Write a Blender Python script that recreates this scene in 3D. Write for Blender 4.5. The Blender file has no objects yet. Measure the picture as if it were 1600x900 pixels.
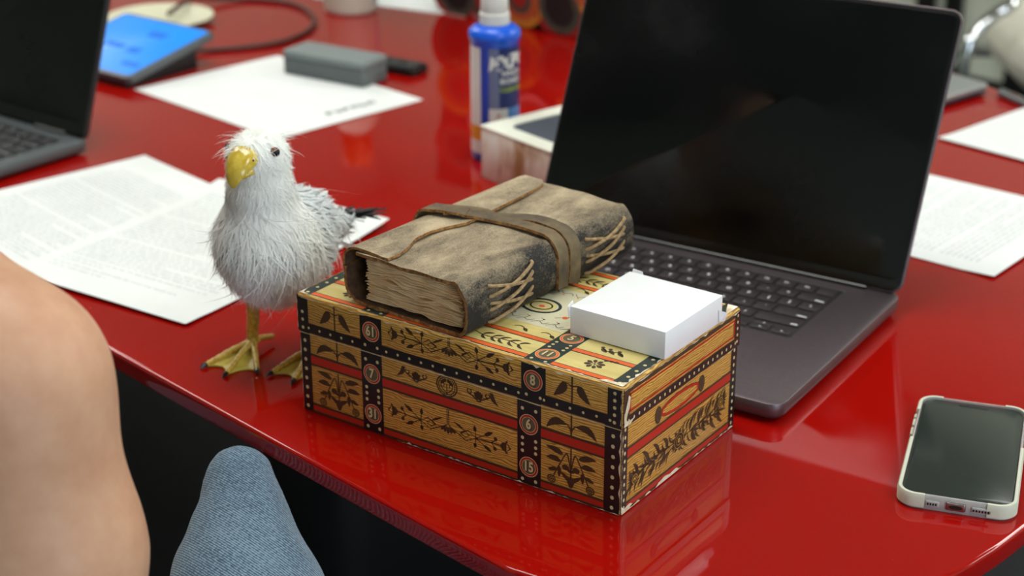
import bpy, bmesh, math, random
import numpy as np
from mathutils import Vector, Matrix
random.seed(7); rng = np.random.default_rng(7)
PI = math.pi
scene = bpy.context.scene
COL = scene.collection

# ------------------------------------------------------------------ camera, world, exposure
PITCH, ROLL, CAMH, FPX = 0.39887, -0.00336, 0.5795, 2677.9
cd = bpy.data.cameras.new('camera'); cam = bpy.data.objects.new('camera', cd); COL.objects.link(cam)
cd.sensor_width = 36.0; cd.lens = FPX / 1600 * 36.0; cd.clip_start = 0.02; cd.clip_end = 60
_f = Vector((0, math.cos(PITCH), -math.sin(PITCH))); _u0 = Vector((0, math.sin(PITCH), math.cos(PITCH))); _r0 = Vector((1, 0, 0))
_r = _r0 * math.cos(ROLL) + _u0 * math.sin(ROLL); _u = -_r0 * math.sin(ROLL) + _u0 * math.cos(ROLL)
cam.matrix_world = Matrix(((_r.x, _u.x, -_f.x, 0), (_r.y, _u.y, -_f.y, 0), (_r.z, _u.z, -_f.z, CAMH), (0, 0, 0, 1)))
cd.dof.use_dof = True; cd.dof.focus_distance = 1.15; cd.dof.aperture_fstop = 6.0
scene.camera = cam
scene.view_settings.view_transform = 'Standard'
try: scene.view_settings.look = 'None'
except Exception: pass
scene.view_settings.gamma = 1.0; scene.view_settings.use_curve_mapping = False
scene.view_settings.exposure = 0.0
w = bpy.data.worlds.new('world'); scene.world = w; w.use_nodes = True
w.node_tree.nodes['Background'].inputs[0].default_value = (0.6, 0.75, 1.0, 1); w.node_tree.nodes['Background'].inputs[1].default_value = 0.6
PANEL_POWER = 10.7        # radiance of the ceiling light panels
WINDOW_POWER = 52.0       # daylight watts through the window behind the camera's right shoulder
E1 = Vector((-0.692, 0.722, 0)).normalized(); E2 = Vector((0.722, 0.692, 0)).normalized()
CEIL, FLOOR = 1.70, -0.74

# ------------------------------------------------------------------ helpers
def lin(c):
    return tuple(((x / 255) / 12.92 if x / 255 <= 0.04045 else ((x / 255 + 0.055) / 1.055) ** 2.4) for x in c)
MATS = {}
def mat(name, rgb, rough=0.5, metal=0.0, coat=0.0, spec=0.5, emit=None, emit_s=0.0, trans=0.0, sheen=0.0, sss=0.0, linear=False):
    m = bpy.data.materials.new(name); m.use_nodes = True; n = m.node_tree.nodes; b = n['Principled BSDF']
    c = rgb if linear else lin(rgb)
    b.inputs['Base Color'].default_value = (*c, 1); b.inputs['Roughness'].default_value = rough; b.inputs['Metallic'].default_value = metal
    b.inputs['Coat Weight'].default_value = coat; b.inputs['Coat Roughness'].default_value = 0.03; b.inputs['Specular IOR Level'].default_value = spec
    b.inputs['Transmission Weight'].default_value = trans; b.inputs['Sheen Weight'].default_value = sheen
    if sss: b.inputs['Subsurface Weight'].default_value = sss; b.inputs['Subsurface Radius'].default_value = (0.01, 0.004, 0.002); b.inputs['Subsurface Scale'].default_value = 0.6
    if emit: b.inputs['Emission Color'].default_value = (*lin(emit), 1); b.inputs['Emission Strength'].default_value = emit_s
    MATS[name] = m; return m
def nodes(m): return m.node_tree.nodes, m.node_tree.links, m.node_tree.nodes['Principled BSDF']
def noise_mix(m, c1, c2, scale=20, detail=4, stretch=(1, 1, 1), lo=0.4, hi=0.6, bump=0.0, rough=0.6):
    n, l, b = nodes(m)
    tc = n.new('ShaderNodeTexCoord'); mp = n.new('ShaderNodeMapping'); mp.inputs['Scale'].default_value = stretch
    nz = n.new('ShaderNodeTexNoise'); nz.inputs['Scale'].default_value = scale; nz.inputs['Detail'].default_value = detail; nz.inputs['Roughness'].default_value = rough
    r = n.new('ShaderNodeValToRGB'); r.color_ramp.elements[0].position = lo; r.color_ramp.elements[1].position = hi
    r.color_ramp.elements[0].color = (*lin(c1), 1); r.color_ramp.elements[1].color = (*lin(c2), 1)
    l.new(tc.outputs['Object'], mp.inputs[0]); l.new(mp.outputs[0], nz.inputs['Vector']); l.new(nz.outputs[0], r.inputs[0]); l.new(r.outputs[0], b.inputs['Base Color'])
    if bump:
        bp = n.new('ShaderNodeBump'); bp.inputs['Strength'].default_value = bump; bp.inputs['Distance'].default_value = 0.001
        l.new(nz.outputs[0], bp.inputs['Height']); l.new(bp.outputs[0], b.inputs['Normal'])
    return r, nz, mp, tc

class MB:
    """collects verts and faces with material slots, links them as one mesh object"""
    def __init__(s): s.v = []; s.f = []; s.m = []
    def add(s, vs, fs, mi=0):
        o = len(s.v); s.v += [tuple(p) for p in vs]; s.f += [tuple(i + o for i in f) for f in fs]; s.m += [mi] * len(fs)
    def box(s, x0, y0, z0, x1, y1, z1, mi=0):
        s.add([(x0, y0, z0), (x1, y0, z0), (x1, y1, z0), (x0, y1, z0), (x0, y0, z1), (x1, y0, z1), (x1, y1, z1), (x0, y1, z1)],
              [(3, 2, 1, 0), (4, 5, 6, 7), (0, 1, 5, 4), (1, 2, 6, 5), (2, 3, 7, 6), (3, 0, 4, 7)], mi)
    def rings(s, rings, mi=0, cap0=True, cap1=True, closed=True):
        n = len(rings[0]); vs = [p for r in rings for p in r]; fs = []
        for k in range(len(rings) - 1):
            for i in range(n if closed else n - 1):
                j = (i + 1) % n
                fs.append((k * n + i, k * n + j, (k + 1) * n + j, (k + 1) * n + i))
        if cap0: fs.append(tuple(range(n - 1, -1, -1)))
        if cap1: fs.append(tuple((len(rings) - 1) * n + i for i in range(n)))
        s.add(vs, fs, mi)
    def tube(s, pts, r, seg=8, mi=0, caps=True):
        pts = [Vector(p) for p in pts]; n = len(pts); rs = r if isinstance(r, (list, tuple)) else [r] * n
        up = None; rings = []
        for i in range(n):
            t = (pts[min(i + 1, n - 1)] - pts[max(i - 1, 0)]).normalized()
            if up is None:
                up = Vector((0, 0, 1)) if abs(t.z) < 0.9 else Vector((1, 0, 0))
            a = (up - t * up.dot(t)).normalized(); b = t.cross(a); up = a
            rings.append([pts[i] + (a * math.cos(2 * PI * k / seg) + b * math.sin(2 * PI * k / seg)) * rs[i] for k in range(seg)])
        s.rings(rings, mi, caps, caps)
    def lathe(s, prof, c=(0, 0, 0), seg=32, mi=0):
        rings = [[(c[0] + r * math.cos(2 * PI * k / seg), c[1] + r * math.sin(2 * PI * k / seg), c[2] + z) for k in range(seg)] for r, z in prof]
        s.rings(rings, mi)
    def build(s, name, mats, parent=None, smooth=35, loc=None, rotz=None, recalc=True):
        me = bpy.data.meshes.new(name); me.from_pydata(s.v, [], s.f)
        for m in (mats if isinstance(mats, (list, tuple)) else [mats]): me.materials.append(m)
        me.polygons.foreach_set('material_index', s.m)
        me.validate(); me.update()
        if recalc:
            bm = bmesh.new(); bm.from_mesh(me); bmesh.ops.recalc_face_normals(bm, faces=bm.faces); bm.to_mesh(me); bm.free()
        if smooth is not None:
            me.polygons.foreach_set('use_smooth', [True] * len(me.polygons)); me.set_sharp_from_angle(angle=math.radians(smooth))
        o = bpy.data.objects.new(name, me); COL.objects.link(o)
        if parent: o.parent = parent
        if loc is not None: o.location = loc
        if rotz is not None: o.rotation_euler[2] = rotz
        return o
def thing(name, label, cat, loc=(0, 0, 0), rotz=0.0, group=None):
    o = bpy.data.objects.new(name, None); COL.objects.link(o); o.empty_display_size = 0.05
    o.location = loc; o.rotation_euler = (0, 0, rotz); o['label'] = label; o['category'] = cat
    if group: o['group'] = group
    return o
def tag(o, label, cat, group=None):
    o['label'] = label; o['category'] = cat
    if group: o['group'] = group
    return o
def struct(o): o['kind'] = 'structure'; return o
def rrect(x0, y0, x1, y1, r, inset=0.0, z=0.0, seg=6):
    x0 += inset; y0 += inset; x1 -= inset; y1 -= inset; r = max(r - inset, 1e-5); out = []
    for cx, cy, a0 in ((x1 - r, y0 + r, -PI / 2), (x1 - r, y1 - r, 0), (x0 + r, y1 - r, PI / 2), (x0 + r, y0 + r, PI)):
        for k in range(seg + 1):
            a = a0 + PI / 2 * k / seg; out.append((cx + r * math.cos(a), cy + r * math.sin(a), z))
    return out
def slab(mb, x0, y0, x1, y1, r, z0, z1, ed=0.001, mi=0, seg=6):
    """rounded-corner plate with softened top and bottom edges"""
    e = ed
    prof = [(e, z0), (e * .3, z0 + e * .3), (0, z0 + e), (0, z1 - e), (e * .3, z1 - e * .3), (e, z1)]
    mb.rings([rrect(x0, y0, x1, y1, r, i, z, seg) for i, z in prof], mi)
def bez(pts, n=8):
    """Catmull-Rom through pts"""
    P = [Vector(p) for p in pts]; out = []
    for i in range(len(P) - 1):
        p0 = P[max(i - 1, 0)]; p1 = P[i]; p2 = P[i + 1]; p3 = P[min(i + 2, len(P) - 1)]
        for k in range(n):
            t = k / n
            out.append(0.5 * ((2 * p1) + (p2 - p0) * t + (2 * p0 - 5 * p1 + 4 * p2 - p3) * t * t + (3 * p1 - p0 - 3 * p2 + p3) * t ** 3))
    out.append(P[-1]); return out
def text_geo(txt, size, extr=0.0, offset=0.0, shear=0.0):
    """2-D outline of a piece of writing as (verts, faces), centred"""
    c = bpy.data.curves.new('t', 'FONT'); c.body = txt; c.size = size; c.offset = offset; c.shear = shear; c.align_x = 'CENTER'; c.align_y = 'CENTER'; c.resolution_u = 3
    o = bpy.data.objects.new('t', c); COL.objects.link(o)
    dg = bpy.context.evaluated_depsgraph_get(); e = o.evaluated_get(dg); me = e.to_mesh()
    vs = [(v.co.x, v.co.y) for v in me.vertices]; fs = [tuple(p.vertices) for p in me.polygons]
    e.to_mesh_clear(); bpy.data.objects.remove(o); bpy.data.curves.remove(c)
    return vs, fs
class Paint:
    """flat printed shapes on one face of a mesh; fn(u, v, lift) -> point (u, v in millimetres)"""
    def __init__(s, mb, fn, base=0.00012): s.mb = mb; s.fn = fn; s.base = base; s.step = 0.00006
    def poly(s, pts, mi, lv=1):
        a = sum(pts[i][0] * pts[(i + 1) % len(pts)][1] - pts[(i + 1) % len(pts)][0] * pts[i][1] for i in range(len(pts)))
        if a < 0: pts = pts[::-1]
        s.mb.add([s.fn(u, v, s.base + s.step * lv) for u, v in pts], [tuple(range(len(pts)))], mi)
    def rect(s, u0, v0, u1, v1, mi, lv=1): s.poly([(u0, v0), (u1, v0), (u1, v1), (u0, v1)], mi, lv)
    def ell(s, u, v, a, b, mi, lv=1, n=24, rot=0):
        c, q = math.cos(rot), math.sin(rot)
        s.poly([(u + a * math.cos(t) * c - b * math.sin(t) * q, v + a * math.cos(t) * q + b * math.sin(t) * c) for t in [2 * PI * k / n for k in range(n)]], mi, lv)
    def ring(s, u, v, a, b, wd, mi, lv=1, n=28, rot=0):
        c, q = math.cos(rot), math.sin(rot); o = []; i = []
        for k in range(n):
            t = 2 * PI * k / n
            for L, aa, bb in ((o, a, b), (i, a - wd, b - wd)):
                L.append((u + aa * math.cos(t) * c - bb * math.sin(t) * q, v + aa * math.cos(t) * q + bb * math.sin(t) * c))
        for k in range(n): s.poly([o[k], o[(k + 1) % n], i[(k + 1) % n], i[k]], mi, lv)
    def stroke(s, pts, wd, mi, lv=1, taper=False):
        pts = [Vector((p[0], p[1])) for p in pts]; n = len(pts); L = []; R = []
        for i in range(n):
            t = (pts[min(i + 1, n - 1)] - pts[max(i - 1, 0)]); t = t.normalized() if t.length > 1e-9 else Vector((1, 0)); q = Vector((-t.y, t.x))
            ww = wd / 2 * ((1 - 0.8 * i / (n - 1)) if taper else 1)
            L.append(pts[i] + q * ww); R.append(pts[i] - q * ww)
        for i in range(n - 1): s.poly([tuple(R[i]), tuple(R[i + 1]), tuple(L[i + 1]), tuple(L[i])], mi, lv)
    def curve(s, pts, wd, mi, lv=1, taper=False): s.stroke([(p.x, p.y) for p in bez([(a, b, 0) for a, b in pts], 5)], wd, mi, lv, taper)
    def leaf(s, a, b, wd, mi, lv=1, bend=0.0, fat=0.4):
        """pointed leaf from a to b"""
        a = Vector(a); b = Vector(b); d = b - a; q = Vector((-d.y, d.x)); L = []; R = []
        for k in range(9):
            t = k / 8; c = a + d * t + q * bend * 4 * t * (1 - t)
            h = wd / 2 * (math.sin(PI * t ** (math.log(0.5) / math.log(fat))) ** 0.8 if 0 < t < 1 else 0); h = max(h, 0.02)
            qq = q.normalized(); L.append(tuple(c + qq * h)); R.append(tuple(c - qq * h))
        for k in range(8): s.poly([R[k], R[k + 1], L[k + 1], L[k]], mi, lv)
    def text(s, txt, u, v, size, mi, lv=1, offset=0.0, sx=1.0, rot=0.0):
        vs, fs = text_geo(txt, size, offset=offset); c, q = math.cos(rot), math.sin(rot)
        s.mb.add([s.fn(u + x * sx * c - y * q, v + x * sx * q + y * c, s.base + s.step * lv) for x, y in vs], fs, mi)
    def jag(s, a, b, wd, mi, lv=1, n=14, side=1, seed=0):
        """ragged worn strip along the line a-b"""
        r = random.Random(seed); a = Vector(a); b = Vector(b); d = b - a; q = Vector((-d.y, d.x)).normalized() * side
        for k in range(n):
            t0, t1 = k / n, (k + 1) / n
            if k == 0: h0 = r.random() * wd * .3
            h1 = wd * r.choice((0.05, .15, .35, .6, 1)) * r.random() if k < n - 1 else 0.05
            s.poly([tuple(a + d * t0), tuple(a + d * t1), tuple(a + d * t1 + q * max(h1, .03)), tuple(a + d * t0 + q * max(h0, .03))], mi, lv); h0 = h1

# signed-distance bodies meshed with naive surface nets -> one continuous skin
def sdf_mesh(prims, res, k=0.02, pad=0.03):
    pts = np.array([p for q in prims for p in ((q[1][0], q[1][1], q[1][2]), (q[3] if q[0] == 'c' else q[1]))], float)
    rad = max(max(q[2], q[4]) if q[0] == 'c' else max(q[2]) for q in prims)
    lo = pts.min(0) - rad - pad; hi = pts.max(0) + rad + pad
    n = np.ceil((hi - lo) / res).astype(int) + 1
    V = np.full(n, 1.0, np.float32)
    ax = [lo[i] + res * np.arange(n[i]) for i in range(3)]
    for q in prims:
        kk = q[5] if (q[0] == 'c' and len(q) > 5) else (q[4] if (q[0] == 'e' and len(q) > 4) else k)
        if q[0] == 'c':
            a, ra, b, rb = np.array(q[1], float), q[2], np.array(q[3], float), q[4]; R = max(ra, rb)
            mn = np.minimum(a, b) - R - 3 * kk - 2 * res; mx = np.maximum(a, b) + R + 3 * kk + 2 * res
        else:
            a = np.array(q[1], float); rr = np.array(q[2], float); R = rr.max(); mn = a - R - 3 * kk - 2 * res; mx = a + R + 3 * kk + 2 * res
        i0 = np.clip(np.floor((mn - lo) / res).astype(int), 0, n - 1); i1 = np.clip(np.ceil((mx - lo) / res).astype(int) + 1, 1, n)
        X, Y, Z = np.meshgrid(*[ax[i][i0[i]:i1[i]] for i in range(3)], indexing='ij'); P = np.stack([X, Y, Z], -1)
        if q[0] == 'c':
            d = b - a; t = np.clip(((P - a) @ d) / max(d @ d, 1e-12), 0, 1); D = np.linalg.norm(P - (a + t[..., None] * d), axis=-1) - (ra + (rb - ra) * t)
        else:
            M = q[3] if len(q) > 3 and q[3] is not None else np.eye(3)
            L = (P - a) @ M; k0 = np.linalg.norm(L / rr, axis=-1); k1 = np.linalg.norm(L / rr ** 2, axis=-1); D = k0 * (k0 - 1) / np.maximum(k1, 1e-9)
        S = V[i0[0]:i1[0], i0[1]:i1[1], i0[2]:i1[2]]
        h = np.clip(0.5 + 0.5 * (S - D) / kk, 0, 1); V[i0[0]:i1[0], i0[1]:i1[1], i0[2]:i1[2]] = S * (1 - h) + D * h - kk * h * (1 - h)
    s = V < 0; c = [s[i:n[0] - 1 + i, j:n[1] - 1 + j, m:n[2] - 1 + m] for i in (0, 1) for j in (0, 1) for m in (0, 1)]
    tot = sum(x.astype(np.int8) for x in c); cells = np.argwhere((tot > 0) & (tot < 8))
    idx = np.full(n - 1, -1, np.int64); idx[tuple(cells.T)] = np.arange(len(cells))
    acc = np.zeros((len(cells), 3)); cnt = np.zeros(len(cells))
    for axis in range(3):
        o1, o2 = [x for x in range(3) if x != axis]
        for b1 in (0, 1):
            for b2 in (0, 1):
                A = cells.copy(); A[:, o1] += b1; A[:, o2] += b2; B = A.copy(); B[:, axis] += 1
                va = V[tuple(A.T)]; vb = V[tuple(B.T)]; m = (va < 0) != (vb < 0); t = np.where(m, va / np.where(m, va - vb, 1), 0)
                p = A.astype(float); p[:, axis] += t; acc[m] += p[m]; cnt[m] += 1
    verts = acc / cnt[:, None] * res + lo; faces = []
    for axis in range(3):
        o1, o2 = (axis + 1) % 3, (axis + 2) % 3
        sl0 = [slice(None)] * 3; sl1 = [slice(None)] * 3; sl0[axis] = slice(0, -1); sl1[axis] = slice(1, None)
        e = np.argwhere(s[tuple(sl0)] != s[tuple(sl1)]); e = e[(e[:, o1] > 0) & (e[:, o2] > 0) & (e[:, o1] < n[o1] - 1) & (e[:, o2] < n[o2] - 1)]
        q = []
        for d1, d2 in ((-1, -1), (0, -1), (0, 0), (-1, 0)):
            cc = e.copy(); cc[:, o1] += d1; cc[:, o2] += d2; q.append(idx[tuple(cc.T)])
        q = np.stack(q, 1); fl = s[tuple(e.T)]; q[~fl] = q[~fl][:, ::-1]; faces.append(q)
    return verts, np.concatenate(faces)
def sdf_obj(name, prims, res, m, parent=None, k=0.02, smooth_it=2):
    v, f = sdf_mesh(prims, res, k)
    me = bpy.data.meshes.new(name); me.from_pydata(v.tolist(), [], f.tolist()); me.materials.append(m); me.update()
    bm = bmesh.new(); bm.from_mesh(me)
    for _ in range(smooth_it): bmesh.ops.smooth_vert(bm, verts=bm.verts, factor=0.5, use_axis_x=True, use_axis_y=True, use_axis_z=True)
    bmesh.ops.recalc_face_normals(bm, faces=bm.faces); bm.to_mesh(me); bm.free()
    me.polygons.foreach_set('use_smooth', [True] * len(me.polygons))
    o = bpy.data.objects.new(name, me); COL.objects.link(o)
    if parent: o.parent = parent
    return o

# ------------------------------------------------------------------ materials
red = mat('red_lacquer', (154, 11, 5), rough=0.03, spec=0.5)
def _red():
    n, l, b = nodes(red)
    tc = n.new('ShaderNodeTexCoord'); nz = n.new('ShaderNodeTexNoise'); nz.inputs['Scale'].default_value = 9; nz.inputs['Detail'].default_value = 6
    mr = n.new('ShaderNodeMapRange'); mr.inputs[1].default_value = .35; mr.inputs[2].default_value = .75; mr.inputs[3].default_value = .015; mr.inputs[4].default_value = .05
    l.new(tc.outputs['Object'], nz.inputs['Vector']); l.new(nz.outputs[0], mr.inputs[0]); l.new(mr.outputs[0], b.inputs['Roughness'])
    vo = n.new('ShaderNodeTexVoronoi'); vo.inputs['Scale'].default_value = 28; lt = n.new('ShaderNodeMath'); lt.operation = 'LESS_THAN'; lt.inputs[1].default_value = .014
    nz2 = n.new('ShaderNodeTexNoise'); nz2.inputs['Scale'].default_value = 40; gt = n.new('ShaderNodeMath'); gt.operation = 'GREATER_THAN'; gt.inputs[1].default_value = .52
    mu = n.new('ShaderNodeMath'); mu.operation = 'MULTIPLY'; mx = n.new('ShaderNodeMix'); mx.data_type = 'RGBA'
    mx.inputs['A'].default_value = b.inputs['Base Color'].default_value; mx.inputs['B'].default_value = (*lin((225, 150, 110)), 1)
    l.new(tc.outputs['Object'], vo.inputs['Vector']); l.new(tc.outputs['Object'], nz2.inputs['Vector']); l.new(vo.outputs['Distance'], lt.inputs[0]); l.new(nz2.outputs[0], gt.inputs[0])
    l.new(lt.outputs[0], mu.inputs[0]); l.new(gt.outputs[0], mu.inputs[1]); l.new(mu.outputs[0], mx.inputs['Factor']); l.new(mx.outputs['Result'], b.inputs['Base Color'])
_red()
wall_m = mat('wall_paint', (218, 224, 208), rough=0.8); noise_mix(wall_m, (214, 220, 204), (222, 228, 212), 3, lo=.3, hi=.7)
ceil_m = mat('ceiling_tile', (205, 203, 196), rough=0.9); noise_mix(ceil_m, (196, 194, 187), (212, 210, 203), 60, lo=.3, hi=.7)
floor_m = mat('dark_carpet', (34, 34, 37), rough=0.95); noise_mix(floor_m, (22, 22, 25), (44, 44, 47), 160, lo=.3, hi=.7, bump=.3)
black_trim = mat('black_trim', (14, 14, 14), rough=0.4)
white_frame = mat('white_frame', (215, 215, 210), rough=0.5)
glass_m = mat('window_glass', (235, 245, 250), rough=0.02, trans=1.0)
paper_m = mat('white_paper', (232, 235, 234), rough=0.75); noise_mix(paper_m, (229, 232, 231), (235, 238, 237), 25, lo=.3, hi=.7)
ink_grey = mat('grey_print', (196, 202, 204), rough=0.8)
ink_dark = mat('dark_print', (40, 46, 52), rough=0.8)
ink_blue = mat('blue_print', (38, 52, 82), rough=0.8)

# ------------------------------------------------------------------ the room
def P3(a, b, z): v = E1 * a + E2 * b; return Vector((v.x, v.y, z))
A0, A1, B0, B1 = -2.6, 4.8, -2.6, 3.9
def quad_wall(name, pts, m, thick, out):
    mb = MB(); out = Vector(out) * thick
    mb.rings([[Vector(p) for p in pts], [Vector(p) + out for p in pts]]); return struct(mb.build(name, m, smooth=None))
quad_wall('floor', [P3(A0 - .2, B0 - .2, FLOOR), P3(A1 + .2, B0 - .2, FLOOR), P3(A1 + .2, B1 + .2, FLOOR), P3(A0 - .2, B1 + .2, FLOOR)], floor_m, .1, (0, 0, -1))
quad_wall('ceiling', [P3(A0 - .2, B0 - .2, CEIL), P3(A1 + .2, B0 - .2, CEIL), P3(A1 + .2, B1 + .2, CEIL), P3(A0 - .2, B1 + .2, CEIL)], ceil_m, .1, (0, 0, 1))
quad_wall('wall_back', [P3(A0, B1, FLOOR), P3(A1, B1, FLOOR), P3(A1, B1, CEIL), P3(A0, B1, CEIL)], wall_m, .1, E2)
quad_wall('wall_left', [P3(A1, B0, FLOOR), P3(A1, B1, FLOOR), P3(A1, B1, CEIL), P3(A1, B0, CEIL)], wall_m, .1, E1)
quad_wall('wall_front', [P3(A0, B0, FLOOR), P3(A1, B0, FLOOR), P3(A1, B0, CEIL), P3(A0, B0, CEIL)], wall_m, .1, -E2)
# right wall with a window opening (behind the camera, right hand side)
WB0, WB1, WZ0, WZ1 = -1.7, 1.3, 0.15, 1.35
mb = MB()
for b0, b1, z0, z1 in ((B0, WB0, FLOOR, CEIL), (WB1, B1, FLOOR, CEIL), (WB0, WB1, FLOOR, WZ0), (WB0, WB1, WZ1, CEIL)):
    mb.rings([[P3(A0, b0, z0), P3(A0, b1, z0), P3(A0, b1, z1), P3(A0, b0, z1)], [P3(A0 - .1, b0, z0), P3(A0 - .1, b1, z0), P3(A0 - .1, b1, z1), P3(A0 - .1, b0, z1)]])
struct(mb.build('wall_right', wall_m, smooth=None))
mb = MB()
for b0, b1, z0, z1 in ((WB0, WB1, WZ0, WZ0 + .05), (WB0, WB1, WZ1 - .05, WZ1), (WB0, WB0 + .05, WZ0, WZ1), (WB1 - .05, WB1, WZ0, WZ1), (-.225, -.175, WZ0, WZ1)):
    mb.rings([[P3(A0 - .03, b0, z0), P3(A0 - .03, b1, z0), P3(A0 - .03, b1, z1), P3(A0 - .03, b0, z1)], [P3(A0 - .08, b0, z0), P3(A0 - .08, b1, z0), P3(A0 - .08, b1, z1), P3(A0 - .08, b0, z1)]])
win = struct(mb.build('window_1', white_frame, smooth=None))
mb = MB(); q = [P3(A0 - .055, WB0 + .04, WZ0 + .04), P3(A0 - .055, WB1 - .04, WZ0 + .04), P3(A0 - .055, WB1 - .04, WZ1 - .04), P3(A0 - .055, WB0 + .04, WZ1 - .04)]
mb.rings([q, [p - E1 * .004 for p in q]]); mb.build('window_pane', glass_m, win, smooth=None)
ld = bpy.data.lights.new('daylight', 'AREA'); ld.shape = 'RECTANGLE'; ld.size = WB1 - WB0 - .15; ld.size_y = WZ1 - WZ0 - .15; ld.energy = WINDOW_POWER; ld.color = (0.72, 0.86, 1.0)
lo = bpy.data.objects.new('daylight', ld); COL.objects.link(lo); c = P3(A0 + .02, (WB0 + WB1) / 2, (WZ0 + WZ1) / 2); lo.location = c
lo.rotation_euler = E1.to_track_quat('-Z', 'Z').to_euler()
# black posts on the back wall (right corner of the view) and baseboards
for i, (a, wd) in enumerate(((2.385, .045), (2.19, .05), (2.47, .05))):
    mb = MB(); q = [P3(a - wd / 2, B1 - .02, FLOOR), P3(a + wd / 2, B1 - .02, FLOOR), P3(a + wd / 2, B1 - .02, FLOOR + .75), P3(a - wd / 2, B1 - .02, FLOOR + .75)]
    mb.rings([q, [p + E2 * .02 for p in q]]); struct(mb.build('trim_%d' % (i + 1), black_trim, smooth=None))
for nm, p0, p1, out in (('back', P3(A0, B1, FLOOR), P3(A1, B1, FLOOR), -E2), ('left', P3(A1, B0, FLOOR), P3(A1, B1, FLOOR), -E1)):
    mb = MB(); q = [p0, p1, p1 + Vector((0, 0, .08)), p0 + Vector((0, 0, .08))]; mb.rings([q, [p + out * .012 for p in q]]); struct(mb.build('baseboard_' + nm, black_trim, smooth=None))
# ceiling light panels
diff_m = mat('light_diffuser', (255, 250, 240), rough=0.6, emit=(250, 252, 246), emit_s=PANEL_POWER)
frame_m = mat('light_frame', (225, 225, 220), rough=0.5)
def panel(a, b, la=1.2, lb=.6, label=''):
    t = thing('ceiling_light', label, 'ceiling light', P3(a, b, CEIL), math.atan2(E1.y, E1.x), 'ceiling light panels')
    mb = MB(); f = .03
    for x0, y0, x1, y1 in ((-la / 2, -lb / 2, la / 2, -lb / 2 + f), (-la / 2, lb / 2 - f, la / 2, lb / 2), (-la / 2, -lb / 2 + f, -la / 2 + f, lb / 2 - f), (la / 2 - f, -lb / 2 + f, la / 2, lb / 2 - f)):
        mb.box(x0, y0, -.025, x1, y1, 0)
    mb.build('frame', frame_m, t, smooth=None)
    mb = MB(); mb.box(-la / 2 + f, -lb / 2 + f, -.015, la / 2 - f, lb / 2 - f, -.008); mb.build('diffuser', diff_m, t, smooth=None)
LL = 'rectangular white ceiling light panel lighting the red table and walls, unseen outside the frame'
for a, b in ((-.75, .95), (1.25, .95), (3.2, .95), (.55, 3.15), (-.8, 3.3), (4.3, 1.7)):  # last three panels are added out of view to brighten the walls
    panel(a, b, label=LL)

# ------------------------------------------------------------------ the red table
def table_outline():
    pts = [(3.75, .63), (2.5, .63), (1.6, .63), (1.0, .632), (.71, .634), (.652, .6397), (.585, .662), (.525, .705), (.487, .765), (.4715, .826), (.468, .864), (.4688, .911), (.478, 1.05), (.51, 1.2), (.58, 1.38), (.70, 1.56), (.86, 1.70), (1.05, 1.80), (1.3, 1.855), (1.7, 1.87), (2.5, 1.87), (3.75, 1.87)]
    out = bez([(a, b, 0) for a, b in pts], 5)
    return [E1 * p.x + E2 * p.y for p in out]
def table_ring(inset, z):
    pts = table_outline(); n = len(pts); cen = P3(2.2, 1.25, 0); out = []
    for i in range(n):
        t = (pts[min(i + 1, n - 1)] - pts[max(i - 1, 0)]).normalized(); q = Vector((t.y, -t.x, 0))
        if q.dot(cen - pts[i]) < 0: q = -q
        p = pts[i] + q * inset; out.append(Vector((p.x, p.y, z)))
    return out[::-1]
tb = thing('conference_table', 'long glossy red lacquered conference table with a rounded end', 'table', P3(2.0, 1.25, FLOOR))
mb = MB(); mb.rings([table_ring(i, z) for i, z in ((.012, -.0155), (.0012, -.0155), (.0003, -.0149), (0, -.0140), (0, -.0030), (.0004, -.0014), (.0012, -.0005), (.0024, -.0001), (.004, 0))][::1])
o = mb.build('table_top', red, smooth=60); o.parent = tb; o.location = -Vector(tb.location)
leg_m = mat('table_leg_black', (16, 16, 17), rough=0.4)
for a in (1.35, 3.0):
    mb = MB(); c = P3(a, 1.25, 0); slab(mb, -.08, -.3, .08, .3, .06, FLOOR + .03, -.0155, .004); slab(mb, -.14, -.42, .14, .42, .08, FLOOR, FLOOR + .03, .006)
    o = mb.build('pedestal', leg_m, tb); o.location = Vector((c.x, c.y, 0)) - Vector(tb.location); o.rotation_euler[2] = math.atan2(E1.y, E1.x)

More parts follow.
